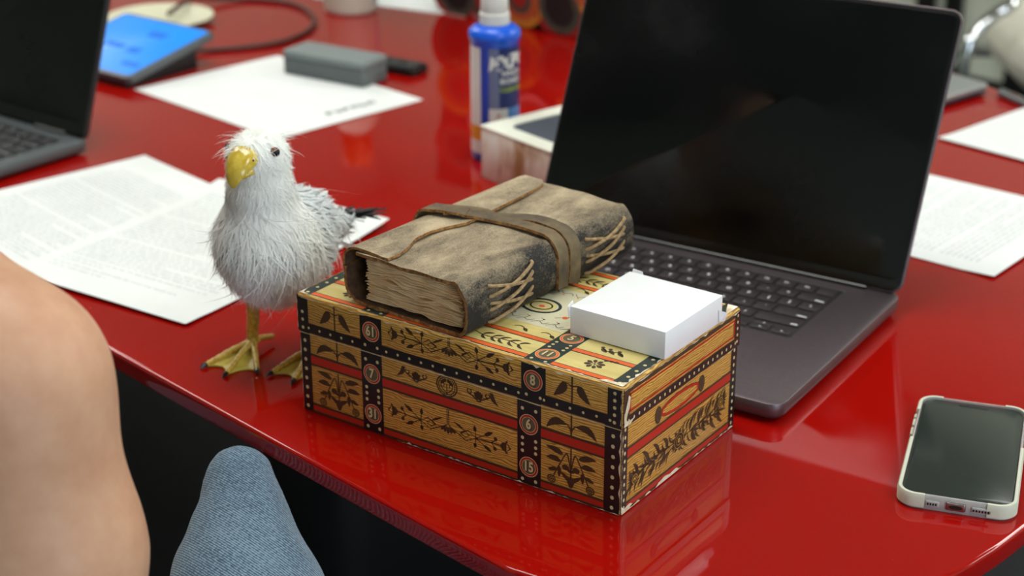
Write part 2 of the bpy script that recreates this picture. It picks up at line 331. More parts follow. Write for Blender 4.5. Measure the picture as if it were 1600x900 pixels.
# ------------------------------------------------------------------ the printed cardboard trunk
TRX, TRY, TRA = -0.1566, 1.1428, -0.611
TL, TD, TH, TB = .278, .1597, .0947, .0655          # length, depth, height, height of the lower part
def tr(s, d, z=0.0):                                 # millimetres on the trunk -> world metres
    c, q = math.cos(TRA), math.sin(TRA); s /= 1000; d /= 1000
    return Vector((TRX + c * s - q * d, TRY + q * s + c * d, z))
wood_m = mat('printed_oak', (178, 138, 66), rough=0.45)
def _wood(m, c1, c2, c3):
    n, l, b = nodes(m)
    tc = n.new('ShaderNodeTexCoord'); mp = n.new('ShaderNodeMapping'); mp.inputs['Scale'].default_value = (24, 24, 90)
    nz = n.new('ShaderNodeTexNoise'); nz.inputs['Scale'].default_value = 2.0; nz.inputs['Detail'].default_value = 3
    wv = n.new('ShaderNodeTexWave'); wv.wave_type = 'BANDS'; wv.bands_direction = 'Z'; wv.inputs['Scale'].default_value = 2.0; wv.inputs['Distortion'].default_value = 11; wv.inputs['Detail'].default_value = 3; wv.inputs['Detail Scale'].default_value = .9
    r = n.new('ShaderNodeValToRGB'); e = r.color_ramp.elements; e[0].position = .2; e[0].color = (*lin(c1), 1); e[1].position = .75; e[1].color = (*lin(c3), 1)
    x = r.color_ramp.elements.new(.5); x.color = (*lin(c2), 1)
    l.new(tc.outputs['Object'], mp.inputs[0]); l.new(mp.outputs[0], wv.inputs['Vector']); l.new(wv.outputs[0], r.inputs[0])
    # broad toning
    nz.inputs['Scale'].default_value = 18; l.new(tc.outputs['Object'], nz.inputs['Vector'])
    hs = n.new('ShaderNodeHueSaturation'); mr = n.new('ShaderNodeMapRange'); mr.inputs[1].default_value = .3; mr.inputs[2].default_value = .7; mr.inputs[3].default_value = .9; mr.inputs[4].default_value = 1.08
    l.new(nz.outputs[0], mr.inputs[0]); l.new(mr.outputs[0], hs.inputs['Value']); l.new(r.outputs[0], hs.inputs['Color']); l.new(hs.outputs[0], b.inputs['Base Color'])
_wood(wood_m, (156, 108, 40), (192, 142, 58), (212, 168, 84))
top_m = mat('lit_top_pale_yellow', (206, 188, 116), rough=0.5); noise_mix(top_m, (196, 176, 104), (216, 200, 132), 30, stretch=(1, 3, 1), lo=.3, hi=.7)  # lid top: same printed wood as the sides, coloured brighter as if lit
tblack = mat('printed_black', (20, 19, 20), rough=0.4); noise_mix(tblack, (14, 14, 15), (30, 28, 27), 60, lo=.35, hi=.75)
tgreen = mat('printed_dark_green', (34, 46, 42), rough=0.45); noise_mix(tgreen, (26, 38, 35), (46, 58, 52), 70, lo=.35, hi=.75)
tred = mat('printed_red', (178, 38, 18), rough=0.45); tor = mat('printed_orange', (222, 96, 36), rough=0.45)
tbrown = mat('printed_brown', (66, 46, 26), rough=0.5); tcream = mat('printed_cream', (208, 190, 140), rough=0.5)
tworn = mat('bare_cardboard', (222, 208, 180), rough=0.9); noise_mix(tworn, (196, 172, 134), (236, 226, 206), 120, lo=.35, hi=.65)
tgrey = mat('printed_olive_grey', (92, 86, 62), rough=0.5); tpanel = mat('printed_cream_panel', (206, 200, 170), rough=0.5)
TM = [wood_m, top_m, tblack, tgreen, tred, tor, tbrown, tcream, tworn, tgrey, tpanel]
W_, Y_, K_, G_, R_, O_, BR, CR, WN, GY, PN = range(11)
trunk = thing('toy_trunk', 'wood-patterned cardboard trunk with black studded bands and numbered discs, carrying the leather book', 'trunk', (TRX, TRY, 0), TRA)
def medal(P, u, v, txt, r=7.4, ry=None):
    ry = ry or r
    P.ell(u, v, r, ry, R_ if ry == r else O_, 4); P.ring(u, v, r + .25, ry + .25, .45, CR, 5); P.ell(u, v, r - 1.8, ry - 1.8 * ry / r, GY, 6)
    P.ring(u, v, r - 1.7, ry - 1.7 * ry / r, .35, CR, 7)
    P.text(txt, u + .3, v - .25, 10.8 * (ry / r if ry < r else 1), BR, 8, .5, .82 * (r / ry if ry < r else 1)); P.text(txt, u - .15, v + .05, 10.4 * (ry / r if ry < r else 1), CR, 9, .32, .82 * (r / ry if ry < r else 1))
def drooping(P, u, ztop, zbot):
    """stem with two hanging leaves (lid panels)"""
    P.stroke([(u, zbot), (u, ztop)], 1.2, BR, 2)
    for sg in (-1, 1):
        P.curve([(u, ztop - 8), (u + sg * 3, ztop - 6.2), (u + sg * 6, ztop - 6.6)], .8, BR, 2)
        P.leaf((u + sg * 4.6, ztop - 5.6), (u + sg * 14.5, ztop - 17.5), 6.2, BR, 2, bend=sg * -.06, fat=.3)
def rising(P, u, ztop, zbot):
    """stem with two arching leaves (upper base panels)"""
    P.stroke([(u, zbot), (u, ztop)], 1.2, BR, 2)
    for sg in (-1, 1):
        P.curve([(u, zbot + 3), (u + sg * 2.5, zbot + 7), (u + sg * 6, zbot + 8.2)], .9, BR, 2)
        P.leaf((u + sg * 3.4, zbot + 7.4), (u + sg * 20, zbot + 1.0), 5.4, BR, 2, bend=sg * .20, fat=.45)
def roses(P, u, z0, z1):
    """rose branches hanging from a stem over a flower cup (lower base panels)"""
    h = z1 - z0; P.stroke([(u, z0 + .2 * h), (u, z1)], 1.1, BR, 2)
    P.poly([(u - 7, z0 + .28 * h), (u + 7, z0 + .28 * h), (u + 3, z0 + .17 * h), (u + 1, z0 + .02 * h), (u - 1, z0 + .02 * h), (u - 3, z0 + .17 * h)], BR, 3)
    P.leaf((u, z0 + .2 * h), (u - 9, z0 + .36 * h), 2.5, BR, 2); P.leaf((u, z0 + .2 * h), (u + 9, z0 + .36 * h), 2.5, BR, 2)
    for sg in (-1, 1):
        P.curve([(u + sg * .5, z0 + .5 * h), (u + sg * 2.4, z0 + .8 * h), (u + sg * 4, z0 + .84 * h), (u + sg * 8, z0 + .6 * h), (u + sg * 14.5, z0 + .16 * h)], .9, BR, 2)
        P.ell(u + sg * 15.5, z0 + .11 * h, 3.4, 3.2, BR, 3); P.ring(u + sg * 15.5, z0 + .11 * h, 2.4, 2.2, .35, W_, 4, 14); P.ring(u + sg * 15.5, z0 + .11 * h, 1.2, 1.1, .3, W_, 4, 10)
        P.leaf((u + sg * 6, z0 + .8 * h), (u + sg * 20, z0 + .9 * h), 4.4, BR, 2, bend=sg * .05)
        P.leaf((u + sg * 8, z0 + .62 * h), (u + sg * 20, z0 + .62 * h), 4.2, BR, 2, bend=sg * .08)
        P.leaf((u + sg * 11, z0 + .4 * h), (u + sg * 18.5, z0 + .32 * h), 3.2, BR, 2); P.leaf((u + sg * 9, z0 + .48 * h), (u + sg * 9.5, z0 + .2 * h), 3, BR, 2)
        P.ell(u + sg * 4.2, z0 + .5 * h, 2.8, 2.2, BR, 3, 14); P.leaf((u, z0 + .4 * h), (u + sg * 4.5, z0 + .52 * h), 2.4, BR, 2)
def spray(P, u, z, k=1.0):
    """symmetrical line-and-leaf ornament; z is the height of the fan's root"""
    for d in (-.7, .7): P.stroke([(u + d, z + .5), (u + d, z + 7)], .7, BR, 2)
    for i in range(-2, 3): P.leaf((u + i * .7, z - .6), (u + i * 3.3, z - 6.9 + abs(i) * 1.0), 2.4, BR, 2, fat=.66)
    for sg in (-1, 1):
        X = lambda a, b: (u + sg * a, z + b)
        P.stroke([X(.8, 0), X(15.5, -7.4), X(24, -3), X(17.5, 1.2), X(10.5, -3.2)], .8, BR, 2)
        P.stroke([X(10.8, -2.2), X(15, -5), X(18.6, -2.6), X(14.6, .2), X(10.8, -2.2)], .7, BR, 2)
        P.leaf(X(14, .2), X(4.6, 4.8), 1.7, BR, 2); P.ell(*X(10, 2.6), 1.2, .7, BR, 3, 10)
        for e, f in ((X(23, 6.6), .45), (X(38.6, 5.8), .5), (X(23, -10.6), .5), (X(37.4, -9.8), .5)):
            P.stroke([X(24, -3), e], .6, BR, 2); P.leaf(((X(24, -3)[0] + e[0]) / 2, (X(24, -3)[1] + e[1]) / 2), e, 2.9, BR, 2)
        P.curve([X(24, -3), X(34, -2.6), X(41, -2.2), X(45, -2.4)], .9, BR, 2)
        P.curve([X(37, -2.5), X(39.5, -.5), X(40.6, 1)], .7, BR, 2); P.ell(*X(40.8, 1.4), 1.5, 1.6, BR, 3, 12)
        P.curve([X(37, -2.5), X(39.3, -4.6), X(40, -6)], .7, BR, 2); P.ell(*X(40.2, -6.3), 1.5, 1.6, BR, 3, 12)
        P.poly([X(44.5, -2.4), X(46, .2), X(49.5, 1.4), X(49.5, -6.4), X(46, -5)], BR, 3)
        P.poly([X(49, 1.4), X(50.6, 3.4), X(51, .4), X(54, -2.6), X(51, -4.6), X(50.4, -8), X(49, -6.4)], BR, 3)
        P.poly([X(50, .2), X(50.5, 1.4), X(50.8, -.4), X(52.4, -2.6), X(50.8, -4), X(50.3, -6), X(49.9, -4.6)], W_, 4)
# --- lower part
mb = MB(); lo_in = .0012
prof = [(lo_in + .0016, 0), (lo_in + .0004, .0008), (lo_in, .002), (lo_in, TB + .004)]
mb.rings([rrect(0, 0, TL, TD, .003, i, z, 4) for i, z in prof], W_)
F = Paint(mb, lambda u, v, l: (u / 1000, lo_in - l, v / 1000))
x0, x1 = 1.4, 276.6
for a, b in ((x0, 10.6), (58.6, 77.6), (194.6, 213.8), (264, x1)): F.rect(a, 1.2, b, 65.6, K_, 2)
for a, b in ((10.6, 58.6), (77.6, 194.6), (213.8, 264)):
    for z, h in ((41.0, 6.2), (2.6, 4.2)):
        F.rect(a, z - 1.7, b, z + h + 1.7, BR, 1); F.rect(a, z, b, z + h, R_, 3)
for cx, n in ((5.6, 8), (270.6, 8)):
    for k in range(n): F.ell(cx + random.uniform(-.2, .2), 5 + k * 7.6, 1.45, 1.5, CR, 4, 10)
for cx in (68.2, 204.2):
    for z in (4.6, 26.4, 31, 36, 58.6):
        for dx in (-5.4, 5.4): F.ell(cx + dx, z + random.uniform(-.4, .4), 1.35, 1.35, CR, 4, 10)
medal(F, 68.2, 47.8, '7'); medal(F, 68.0, 15.8, '31'); medal(F, 204.0, 47.2, '6'); medal(F, 204.0, 14.8, '15')
for u in (36, 238): rising(F, u, 65, 48.6); roses(F, u, 8.6, 38.8)
spray(F, 135.6, 26.4)
F.stroke([(134.9, 33), (134.9, 39)], .7, BR, 2); F.stroke([(136.3, 33), (136.3, 39)], .7, BR, 2)
F.ring(135.2, 56.8, 9.2, 8.4, 1.0, BR, 2); F.ring(135.2, 56.8, 7.4, 6.8, .7, BR, 2)
F.stroke([(135.2, 50.6), (135.2, 58)], .8, BR, 3)
for sg in (-1, 1):
    F.curve([(135.2, 51), (135.2 + sg * 4.4, 55), (135.2 + sg * 4.8, 58.4), (135.2 + sg * 2.4, 58), (135.2 + sg * 2.6, 56)], .7, BR, 3)
    for j in range(3): F.ell(135.2 + sg * (1.4 + j * 1.5), 61 - j * 1.0, 1.1, 1.5, BR, 3, 10)
    c = 135.2 + sg * 27
    F.curve([(c - 8.6, 60.4), (c - 9.4, 58), (c - 7, 56.8), (c - 6, 59), (c - 7.6, 59.8)], .9, BR, 2); F.curve([(c + 8.6, 60.4), (c + 9.4, 58), (c + 7, 56.8), (c + 6, 59), (c + 7.6, 59.8)], .9, BR, 2)
    F.curve([(c - 8, 57), (c - 3, 54.4), (c, 52.4), (c + 3, 54.4), (c + 8, 57)], 1.1, BR, 2)
    for j in range(-2, 3): F.leaf((c + j * 1.6, 60.8 - abs(j) * .8), (c + j * .7, 53.4), 2.1, BR, 2)
    F.leaf((135.2 + sg * 38, 62.2), (135.2 + sg * 44, 53.4), 3.6, BR, 2, bend=sg * -.16, fat=.3); F.leaf((135.2 + sg * 36.5, 62), (135.2 + sg * 40, 58), 1.6, BR, 3)
F.jag((x0, 1.0), (x1, 1.0), 2.2, BR, 6, 60, 1, 3); F.jag((90, 1.0), (x1, 1.0), 1.6, WN, 7, 70, 1, 4); F.rect(1.6, 63.9, 276.4, 64.5, CR, 6); F.jag((10, 64.6), (264, 64.6), 1.6, CR, 7, 34, -1, 5); F.jag((10, 64.4), (264, 64.4), 1.4, WN, 7, 26, -1, 15)  # cream under the lid paints the highlight along the base's top lip
F.jag((x1, 2), (x1, 64), 2.2, WN, 7, 16, 1, 6); F.jag((x0, 2), (x0, 64), 1.2, WN, 7, 14, -1, 8)
S = Paint(mb, lambda u, v, l: (TL - lo_in + l, u / 1000, v / 1000))
y1 = 158.2
for a, b in ((1.6, 8.4), (149.6, y1)): S.rect(a, 1.2, b, 65.6, K_, 2)
for z, h in ((41.0, 6.0), (2.8, 3.6)):
    S.rect(8.4, z - 1.6, 149.6, z + h + 1.6, BR, 1); S.rect(8.4, z, 149.6, z + h, R_, 3)
for cx in (5.0, 153.8):
    for k in range(11): S.ell(cx, 5 + k * 5.8, 1.15, 1.4, CR, 4, 10)
S.ell(77, 55.8, 27.5, 6.6, BR, 2, 36); S.ell(77, 55.8, 27, 6.2, R_, 3, 36); S.ell(77, 55.8, 23.8, 3.9, W_, 4, 30)
for cx in (47.5, 106.5): S.ell(cx, 55.9, 4.2, 6.4, BR, 5, 20); S.ring(cx, 55.9, 2.8, 4.6, .4, GY, 6, 16)
# long flower spray
zc = 24.0
S.curve([(16, zc - 4), (40, zc + 1), (76, zc + .5), (110, zc + 1), (138, zc + 5)], 1.0, BR, 2)
for k, (a, t) in enumerate(((22, 1), (30, -1), (36, 1), (44, -1), (50, 1), (58, -1), (62, 1), (92, 1), (96, -1), (104, 1), (110, -1), (116, 1), (122, -1), (128, 1), (132, -1))):
    L = 8 + (k * 37 % 5); rt = -1 if a < 76 else 1
    S.leaf((a, zc + (-2 if a < 30 else 1)), (a + rt * L * .75, zc + t * (L + 1)), 3.6, BR, 2, bend=.15 * t * rt)
    S.leaf((a, zc), (a + rt * (L + 2), zc + t * 3.4), 2.2, BR, 2)
for cx, cz, r in ((77, 24, 9.0), (18.5, 21, 5.0), (136, 29, 5.4)):
    for j in range(9):
        an = 2 * PI * j / 9; S.leaf((cx, cz), (cx + r * math.cos(an) * 1.15, cz + r * math.sin(an)), r * .55, BR, 3)
    S.ring(cx, cz, r * .72, r * .68, .45, W_, 5, 18); S.ring(cx, cz, r * .42, r * .4, .4, W_, 5, 14); S.ell(cx, cz, r * .2, r * .2, W_, 5, 10)
rs_ = random.Random(17)
for k in range(46):
    a = 14 + k * 2.7; zm = zc + (a - 76) * .07; sg = 1 if k % 2 else -1; rt = -1 if a < 76 else 1; L = rs_.uniform(5, 10)
    S.leaf((a, zm + sg * rs_.uniform(0, 3)), (a + rt * L * .8, zm + sg * min(13, L + 2)), rs_.uniform(1.4, 2.8), BR, 2, bend=sg * .2)
    if k % 3 == 0: S.curve([(a, zm), (a + rt * 3, zm + sg * 5), (a + rt * 7, zm + sg * 8)], .5, BR, 2)
for j in range(7):
    for cx, cz, dr in ((16, 21, -1), (139, 30, 1)): S.leaf((cx, cz), (cx + dr * (7 - abs(j - 3)), cz + (j - 3) * 2.8), 1.6, BR, 3)
S.jag((8, 1.0), (157, 1.0), 2.4, WN, 7, 50, 1, 11); S.poly([(2, 1), (9, 1), (16, 3.6), (12, 5.4), (5, 4.2), (2, 7)], WN, 8); S.poly([(46, 1), (80, 1), (74, 4.2), (66, 3.2), (58, 4.8), (50, 3)], WN, 8)
S.jag((1.6, 2), (1.6, 64), 1.6, WN, 7, 20, -1, 12); S.jag((120, 65), (157, 65), 1.6, CR, 7, 10, -1, 13)
B = Paint(mb, lambda u, v, l: (lo_in - l, TD - u / 1000, v / 1000))
for a, b in ((1.6, 8.4), (149.6, y1)): B.rect(a, 1.2, b, 65.6, K_, 2)
for z, h in ((41.0, 6.0), (2.8, 3.6)): B.rect(8.4, z - 1.6, 149.6, z + h + 1.6, BR, 1); B.rect(8.4, z, 149.6, z + h, R_, 3)
mb.build('trunk_base', TM, trunk, smooth=50, recalc=False)
# --- lid
mb = MB(); e = .0014
prof = [(.0004, TB), (0, TB + .0006), (0, TH - e), (e * .3, TH - e * .3), (e, TH)]
mb.rings([rrect(0, 0, TL, TD, .003, i, z, 4) for i, z in prof], W_)
F = Paint(mb, lambda u, v, l: (u / 1000, -l, v / 1000))
zb, zt = 65.9, 93.2
F.rect(.8, zb, 277.2, 73.4, K_, 2)
for a, b in ((.8, 11), (59.6, 79.2), (198.6, 218.2), (266.4, 277.2)): F.rect(a, 73.4, b, zt, K_, 2)
for k in range(26):
    u = 11 + k * 10.3
    if not (60 < u < 79 or 200 < u < 217): F.ell(u, 69.6 + random.uniform(-.3, .3), 1.05, 1.05, CR, 4, 10)
for z in (69, 75.4, 81.5): F.ell(5.6, z, 1.3, 1.3, CR, 4, 10)
for z in (69, 74.4, 79.6, 84.8, 90): F.ell(271.8, z, 1.3, 1.3, CR, 4, 10)
for cx in (69.4, 208.4):
    for dx in (-5.6, 5.6): F.ell(cx + dx, 70.2, 1.2, 1.2, CR, 4, 10)
medal(F, 69.6, 81.6, '61'); medal(F, 208.2, 81.6, '8')
for u in (36, 239): drooping(F, u, zt, 73.4)
spray(F, 138.6, 87.4)
F.jag((2, zt), (276, zt), 1.5, WN, 6, 60, -1, 21); F.jag((205, zt + .2), (276, zt + .2), 2.0, WN, 7, 24, -1, 22); F.jag((.9, 68), (.9, 92), 1.2, WN, 7, 8, -1, 23)
F.jag((277, 68), (277, 92), 2.6, WN, 7, 9, 1, 24)
S = Paint(mb, lambda u, v, l: (TL + l, u / 1000, v / 1000))
S.rect(.8, zb, 158.8, 73.2, K_, 2); S.rect(.8, 89.6, 158.8, zt, BR, 2); S.rect(150.5, 73, 158.8, zt, K_, 2); S.rect(.8, 73.2, 8, 89.6, BR, 1)
for a, b, c, d in ((8, 74.8, 150.5, 76.2), (8, 87.2, 150.5, 88.6), (8, 74.8, 9.4, 88.6), (149.1, 74.8, 150.5, 88.6)): S.rect(a, b, c, d, R_, 3)
for k in range(23): S.ell(7 + k * 6.6, 69.4, 1.0, 1.3, CR, 4, 10)
for k in range(5): S.ell(154.6, 70 + k * 5, 1.1, 1.2, CR, 4, 10)
S.poly([(.9, 70), (3, 68), (4.5, 74), (7.6, 79), (8.2, 86), (6, 88), (4, 82), (2, 77), (.9, 76)], WN, 7); S.jag((.9, 93.2), (158, 93.2), 1.8, WN, 7, 40, -1, 26)
S.poly([(1, 66.4), (9, 66.2), (14, 69.2), (6, 69), (2, 72)], WN, 6)
T = Paint(mb, lambda u, v, l: (u / 1000, v / 1000, TH + l))
T.rect(1.8, 1.8, 276.2, 157.9, Y_, 0)
for a, b in ((1.8, 11), (59.4, 79.4), (199, 218.6), (266.4, 276.2)): T.rect(a, 1.8, b, 157.9, G_, 2)
for a, b in ((11, 59.4), (79.4, 199), (218.6, 266.4)):
    for v in (4.6, 31, 125, 151.6):
        T.rect(a, v - 1.5, b, v + 4.5, G_, 1); T.rect(a, v - .6, b, v + 3.6, O_, 3)
for cx in (6.4, 271.4):
    for k in range(15): T.ell(cx, 6 + k * 10.5, 1.35, 1.35, CR, 4, 10)
for cx in (69.4, 208.8):
    for v in (5, 26.5, 31, 35.5, 60, 64.5, 92, 96.5, 124, 128.5, 133):
        for dx in (-5.6, 5.6): T.ell(cx + dx, v, 1.25, 1.25, CR, 4, 10)
    for v, t in ((15.7, '11'), (45.6, '5'), (78, '22'), (110, '9'), (145, '14')): medal(T, cx, v, t, 8.2, 8.0)
T.rect(80.5, 50, 197.8, 116, PN, 2)
for cu, cv in ((160, 81), (118, 81)):
    T.ring(cu, cv, 15.5, 12.6, 2.4, G_, 4); T.ell(cu, cv, 11.6, 9.2, Y_, 4); T.ring(cu, cv, 9, 7, 1.3, G_, 6); T.ell(cu, cv, 6, 4.6, CR, 6); T.ell(cu + 1, cv - 1, 2.4, 2.0, O_, 7)
for k in range(10):
    u = 84 + k * 12.2; T.curve([(u, 54), (u + 4, 57 + k % 3), (u + 9, 55), (u + 12, 59)], .45, BR, 4); T.curve([(u + 4, 57), (u + 6, 61), (u + 3, 63)], .4, BR, 4); T.ell(u + 6, 61.5, .9, .8, BR if k % 3 else O_, 4, 8)
    T.curve([(u, 112), (u + 4, 109 - k % 3), (u + 9, 111), (u + 12, 108)], .45, BR, 4); T.ell(u + 5, 106.5, .9, .8, O_, 4, 8)
for u, v, a in ((186, 72, 0), (186, 92, .5), (188, 104, 1)):
    T.ell(u, v, 2.2, 2, O_, 5, 12); T.curve([(u - 6, v - 4), (u - 2, v - 1), (u, v), (u + 4, v + 5)], .5, BR, 4)
def branch(P, u, v, L, sg):
    P.curve([(u, v), (u + L * .3, v + sg * 3), (u + L * .7, v + sg * 1), (u + L, v + sg * 3.5)], .7, BR, 4)
    for t in (.2, .4, .55, .75, .95):
        for q in (-1, 1): P.leaf((u + L * t, v + sg * 2), (u + L * t + 7, v + sg * 2 + q * 5.4), 2.2, BR, 4, bend=.15 * q)
        P.ell(u + L * t + 4, v + sg * 2 + 4, .9, .8, BR, 5, 8)
for v in (20, 140): branch(T, 88, v, 42, 1); branch(T, 146, v, 40, -1)
for v in (42, 120.5):
    for u in (96, 130, 164, 186): T.curve([(u, v), (u + 3, v + 2), (u + 7, v + 1), (u + 9, v - 2)], .7, BR, 4); T.leaf((u + 8, v), (u + 13, v - 4), 3, BR, 4, fat=.4)
for cu in (36, 243):
    for cv, sg in ((20.5, 1), (140, -1)):
        for j in range(8):
            an = PI / 8 + 2 * PI * j / 8; T.leaf((cu + 1.6 * math.cos(an), cv + 1.6 * math.sin(an)), (cu + 7.6 * math.cos(an), cv + 6.6 * math.sin(an)), 3.0, BR, 4, fat=.62)
        T.ell(cu, cv, 1.0, .9, BR, 5, 8); T.curve([(cu + 3, cv + sg * 7), (cu + 5, cv + sg * 9.6), (cu + 9, cv + sg * 10)], .6, BR, 4)
        for q in (2, 6, 9): T.leaf((cu + q, cv + sg * 9), (cu + q + 3.6, cv + sg * 8 + q * .3), 2.4, BR, 4)
    T.curve([(cu - 10, 46), (cu - 4, 42), (cu + 4, 44), (cu + 9, 41)], .8, BR, 4)
    for q in (-9, -3, 4): T.leaf((cu + q, 44), (cu + q + 6, 40), 3.4, BR, 4); T.ell(cu + q, 45.5, 1.5, 1.4, BR, 5, 10)
T.jag((2, 1.9), (276, 1.9), 2.0, WN, 6, 60, 1, 31); T.jag((205, 1.8), (276, 1.8), 5.0, WN, 7, 22, 1, 32); T.jag((276.2, 2), (276.2, 157), 2.6, WN, 7, 40, 1, 33)
T.poly([(258, 1.8), (276.2, 1.8), (276.2, 9), (270, 5), (262, 5.4)], WN, 8); T.poly([(268, 157.9), (276.2, 157.9), (276.2, 140), (272, 148)], WN, 8); T.poly([(1.8, 1.8), (12, 1.8), (4, 4), (1.8, 12)], WN, 8)
B = Paint(mb, lambda u, v, l: (-l, TD - u / 1000, v / 1000)); B.rect(.8, zb, 158.8, 73.2, K_, 2); B.rect(.8, 89.6, 158.8, zt, BR, 2)
for k in range(23): B.ell(7 + k * 6.6, 69.4, 1.0, 1.3, CR, 4, 10)
mb.build('trunk_lid', TM, trunk, smooth=50, recalc=False)

# ------------------------------------------------------------------ leather-bound book on the trunk
leather = mat('worn_brown_leather', (118, 96, 70), rough=0.72, spec=0.25)
def _leather(m, dark, mid, tan, xr):
    n, l, b = nodes(m)
    tc = n.new('ShaderNodeTexCoord'); mp = n.new('ShaderNodeMapping'); mp.inputs['Scale'].default_value = (1, .5, 1)
    nz = n.new('ShaderNodeTexNoise'); nz.inputs['Scale'].default_value = 34; nz.inputs['Detail'].default_value = 9; nz.inputs['Roughness'].default_value = .66
    f = n.new('ShaderNodeTexNoise'); f.inputs['Scale'].default_value = 900; f.inputs['Detail'].default_value = 3
    sx = n.new('ShaderNodeSeparateXYZ'); mr = n.new('ShaderNodeMapRange'); mr.inputs[1].default_value = xr[0]; mr.inputs[2].default_value = xr[1]; mr.inputs[3].default_value = .0; mr.inputs[4].default_value = xr[2]
    ad = n.new('ShaderNodeMath'); ad.operation = 'SUBTRACT'; mf = n.new('ShaderNodeMath'); mf.operation = 'MULTIPLY_ADD'; mf.inputs[1].default_value = .35
    r = n.new('ShaderNodeValToRGB'); e = r.color_ramp.elements; e[0].position = .40; e[0].color = (*lin(dark), 1); e[1].position = .82; e[1].color = (*lin(tan), 1); x = e.new(.57); x.color = (*lin(mid), 1)
    l.new(tc.outputs['Object'], mp.inputs[0]); l.new(mp.outputs[0], nz.inputs['Vector']); l.new(tc.outputs['Object'], f.inputs['Vector']); l.new(tc.outputs['Object'], sx.inputs[0]); l.new(sx.outputs['X'], mr.inputs[0])
    l.new(f.outputs[0], mf.inputs[0]); l.new(nz.outputs[0], mf.inputs[2]); l.new(mf.outputs[0], ad.inputs[0]); l.new(mr.outputs[0], ad.inputs[1]); l.new(ad.outputs[0], r.inputs[0]); l.new(r.outputs[0], b.inputs['Base Color'])
    bp = n.new('ShaderNodeBump'); bp.inputs['Strength'].default_value = .35; bp.inputs['Distance'].default_value = .0006; l.new(f.outputs[0], bp.inputs['Height']); l.new(bp.outputs[0], b.inputs['Normal'])
_leather(leather, (38, 37, 36), (126, 112, 92), (186, 168, 138), (.084, .104, .27))
strap_m = mat('dark_strap_leather', (78, 66, 52), rough=0.7, spec=0.25); noise_mix(strap_m, (66, 60, 52), (134, 114, 84), 40, 6, lo=.3, hi=.75, bump=.3)
inside_m = mat('leather_inside', (70, 46, 24), rough=.9); noise_mix(inside_m, (46, 30, 16), (98, 66, 36), 120, 5, lo=.3, hi=.7)
edge_m = mat('raw_leather_edge', (112, 76, 38), rough=0.9); noise_mix(edge_m, (78, 46, 18), (186, 134, 74), 300, 4, lo=.3, hi=.7, bump=.6)
cord_m = mat('tan_leather_cord', (150, 122, 84), rough=0.8); noise_mix(cord_m, (118, 94, 62), (176, 148, 106), 200, 3, lo=.3, hi=.7)
page_m = mat('rough_cream_page', (216, 190, 152), rough=0.9); noise_mix(page_m, (236, 198, 144), (250, 226, 182), 90, 4, lo=.3, hi=.7)
BW, BL, BH = .108, .197, .040
bloc = tr(44, 10, TH + .0006)
book = thing('leather_journal', 'thick worn brown leather journal with wrap strap and corded spine, lying on the trunk', 'book', bloc, TRA - .062)
def section(n=6):
    """outer outline of the cover in the x-z plane: from under the flap over the top, round the spine, along the bottom to the left fold"""
    pts = []
    for k in range(9): pts.append((.006 + (.092 - .006) * k / 8, BH - .001 + .0012 * math.sin(PI * k / 8)))
    for k in range(1, 7): a = PI / 2 - PI / 2 * k / 7; pts.append((BW - .0145 + .0145 * math.cos(a), BH - .0150 + .0150 * math.sin(a)))
    for k in range(1, 5): pts.append((BW + .0006 * math.sin(PI * k / 5), BH - .015 - (BH - .024) * k / 5))
    for k in range(1, 6): a = -PI / 2 * k / 6; pts.append((BW - .010 + .010 * math.cos(a), .009 + .009 * math.sin(a)))
    for k in range(9): pts.append((BW - .011 - (BW - .018) * k / 8, 0.0))
    for k in range(1, 7): a = -PI / 2 - PI * .5 * k / 7; pts.append((.007 + .013 * math.cos(a), .014 + .014 * math.sin(a)))
    for k in range(0, 5): pts.append((-.006, .014 + .012 * k / 4))
    return pts
def sheet(mb, stations, th, mi=0, me=1):
    """leather sheet through stations (lists of x,y,z); thickness th to the inner side; raw edges in slot me"""
    ns, npt = len(stations), len(stations[0]); inner = []
    for st in stations:
        o = []
        for i in range(npt):
            t = (Vector(st[min(i + 1, npt - 1)]) - Vector(st[max(i - 1, 0)])).normalized(); q = Vector((0, 1, 0)).cross(t).normalized()
            o.append(tuple(Vector(st[i]) + q * th))
        inner.append(o)
    base = len(mb.v); vs = [p for s_ in stations for p in s_] + [p for s_ in inner for p in s_]; N = ns * npt; f1 = []; f2 = []; f3 = []
    for a in range(ns - 1):
        for i in range(npt - 1):
            q = (a * npt + i, a * npt + i + 1, (a + 1) * npt + i + 1, (a + 1) * npt + i); f1.append(q); f3.append(tuple(N + x for x in q[::-1]))
    for i in range(npt - 1):
        f2.append((i, N + i, N + i + 1, i + 1)); j = (ns - 1) * npt + i; f2.append((j, j + 1, N + j + 1, N + j))
    for a in range(ns - 1):
        i = a * npt; j = (a + 1) * npt; f2.append((i, j, N + j, N + i)); i += npt - 1; j += npt - 1; f2.append((i, N + i, N + j, j))
    mb.add(vs, f1, mi); mb.f += [tuple(x + base for x in f) for f in f2 + f3]; mb.m += [me] * len(f2) + [2] * len(f3)
NS = 26
def wob(y, s): return .0009 * math.sin(y * 70 + s) + .0005 * math.sin(y * 170 + 2 * s)
mb = MB(); st = []
sec = section()
for a in range(NS):
    y = BL * a / (NS - 1); row = []
    for i, (x, z) in enumerate(sec):
        top = z > BH * .6
        yy = y + (wob(x * 3, 1) * .9 if a in (0, NS - 1) else 0)
        sag = -.0022 * math.exp(-((x - .045) / .022) ** 2) * math.exp(-y / .03) if top else 0          # dip of the front cover edge
        row.append((x + (wob(y, 2) if 0.01 < z < .03 else 0), yy, z + (wob(y, x * 40) * .7 + sag if top else 0)))
    st.append(row)
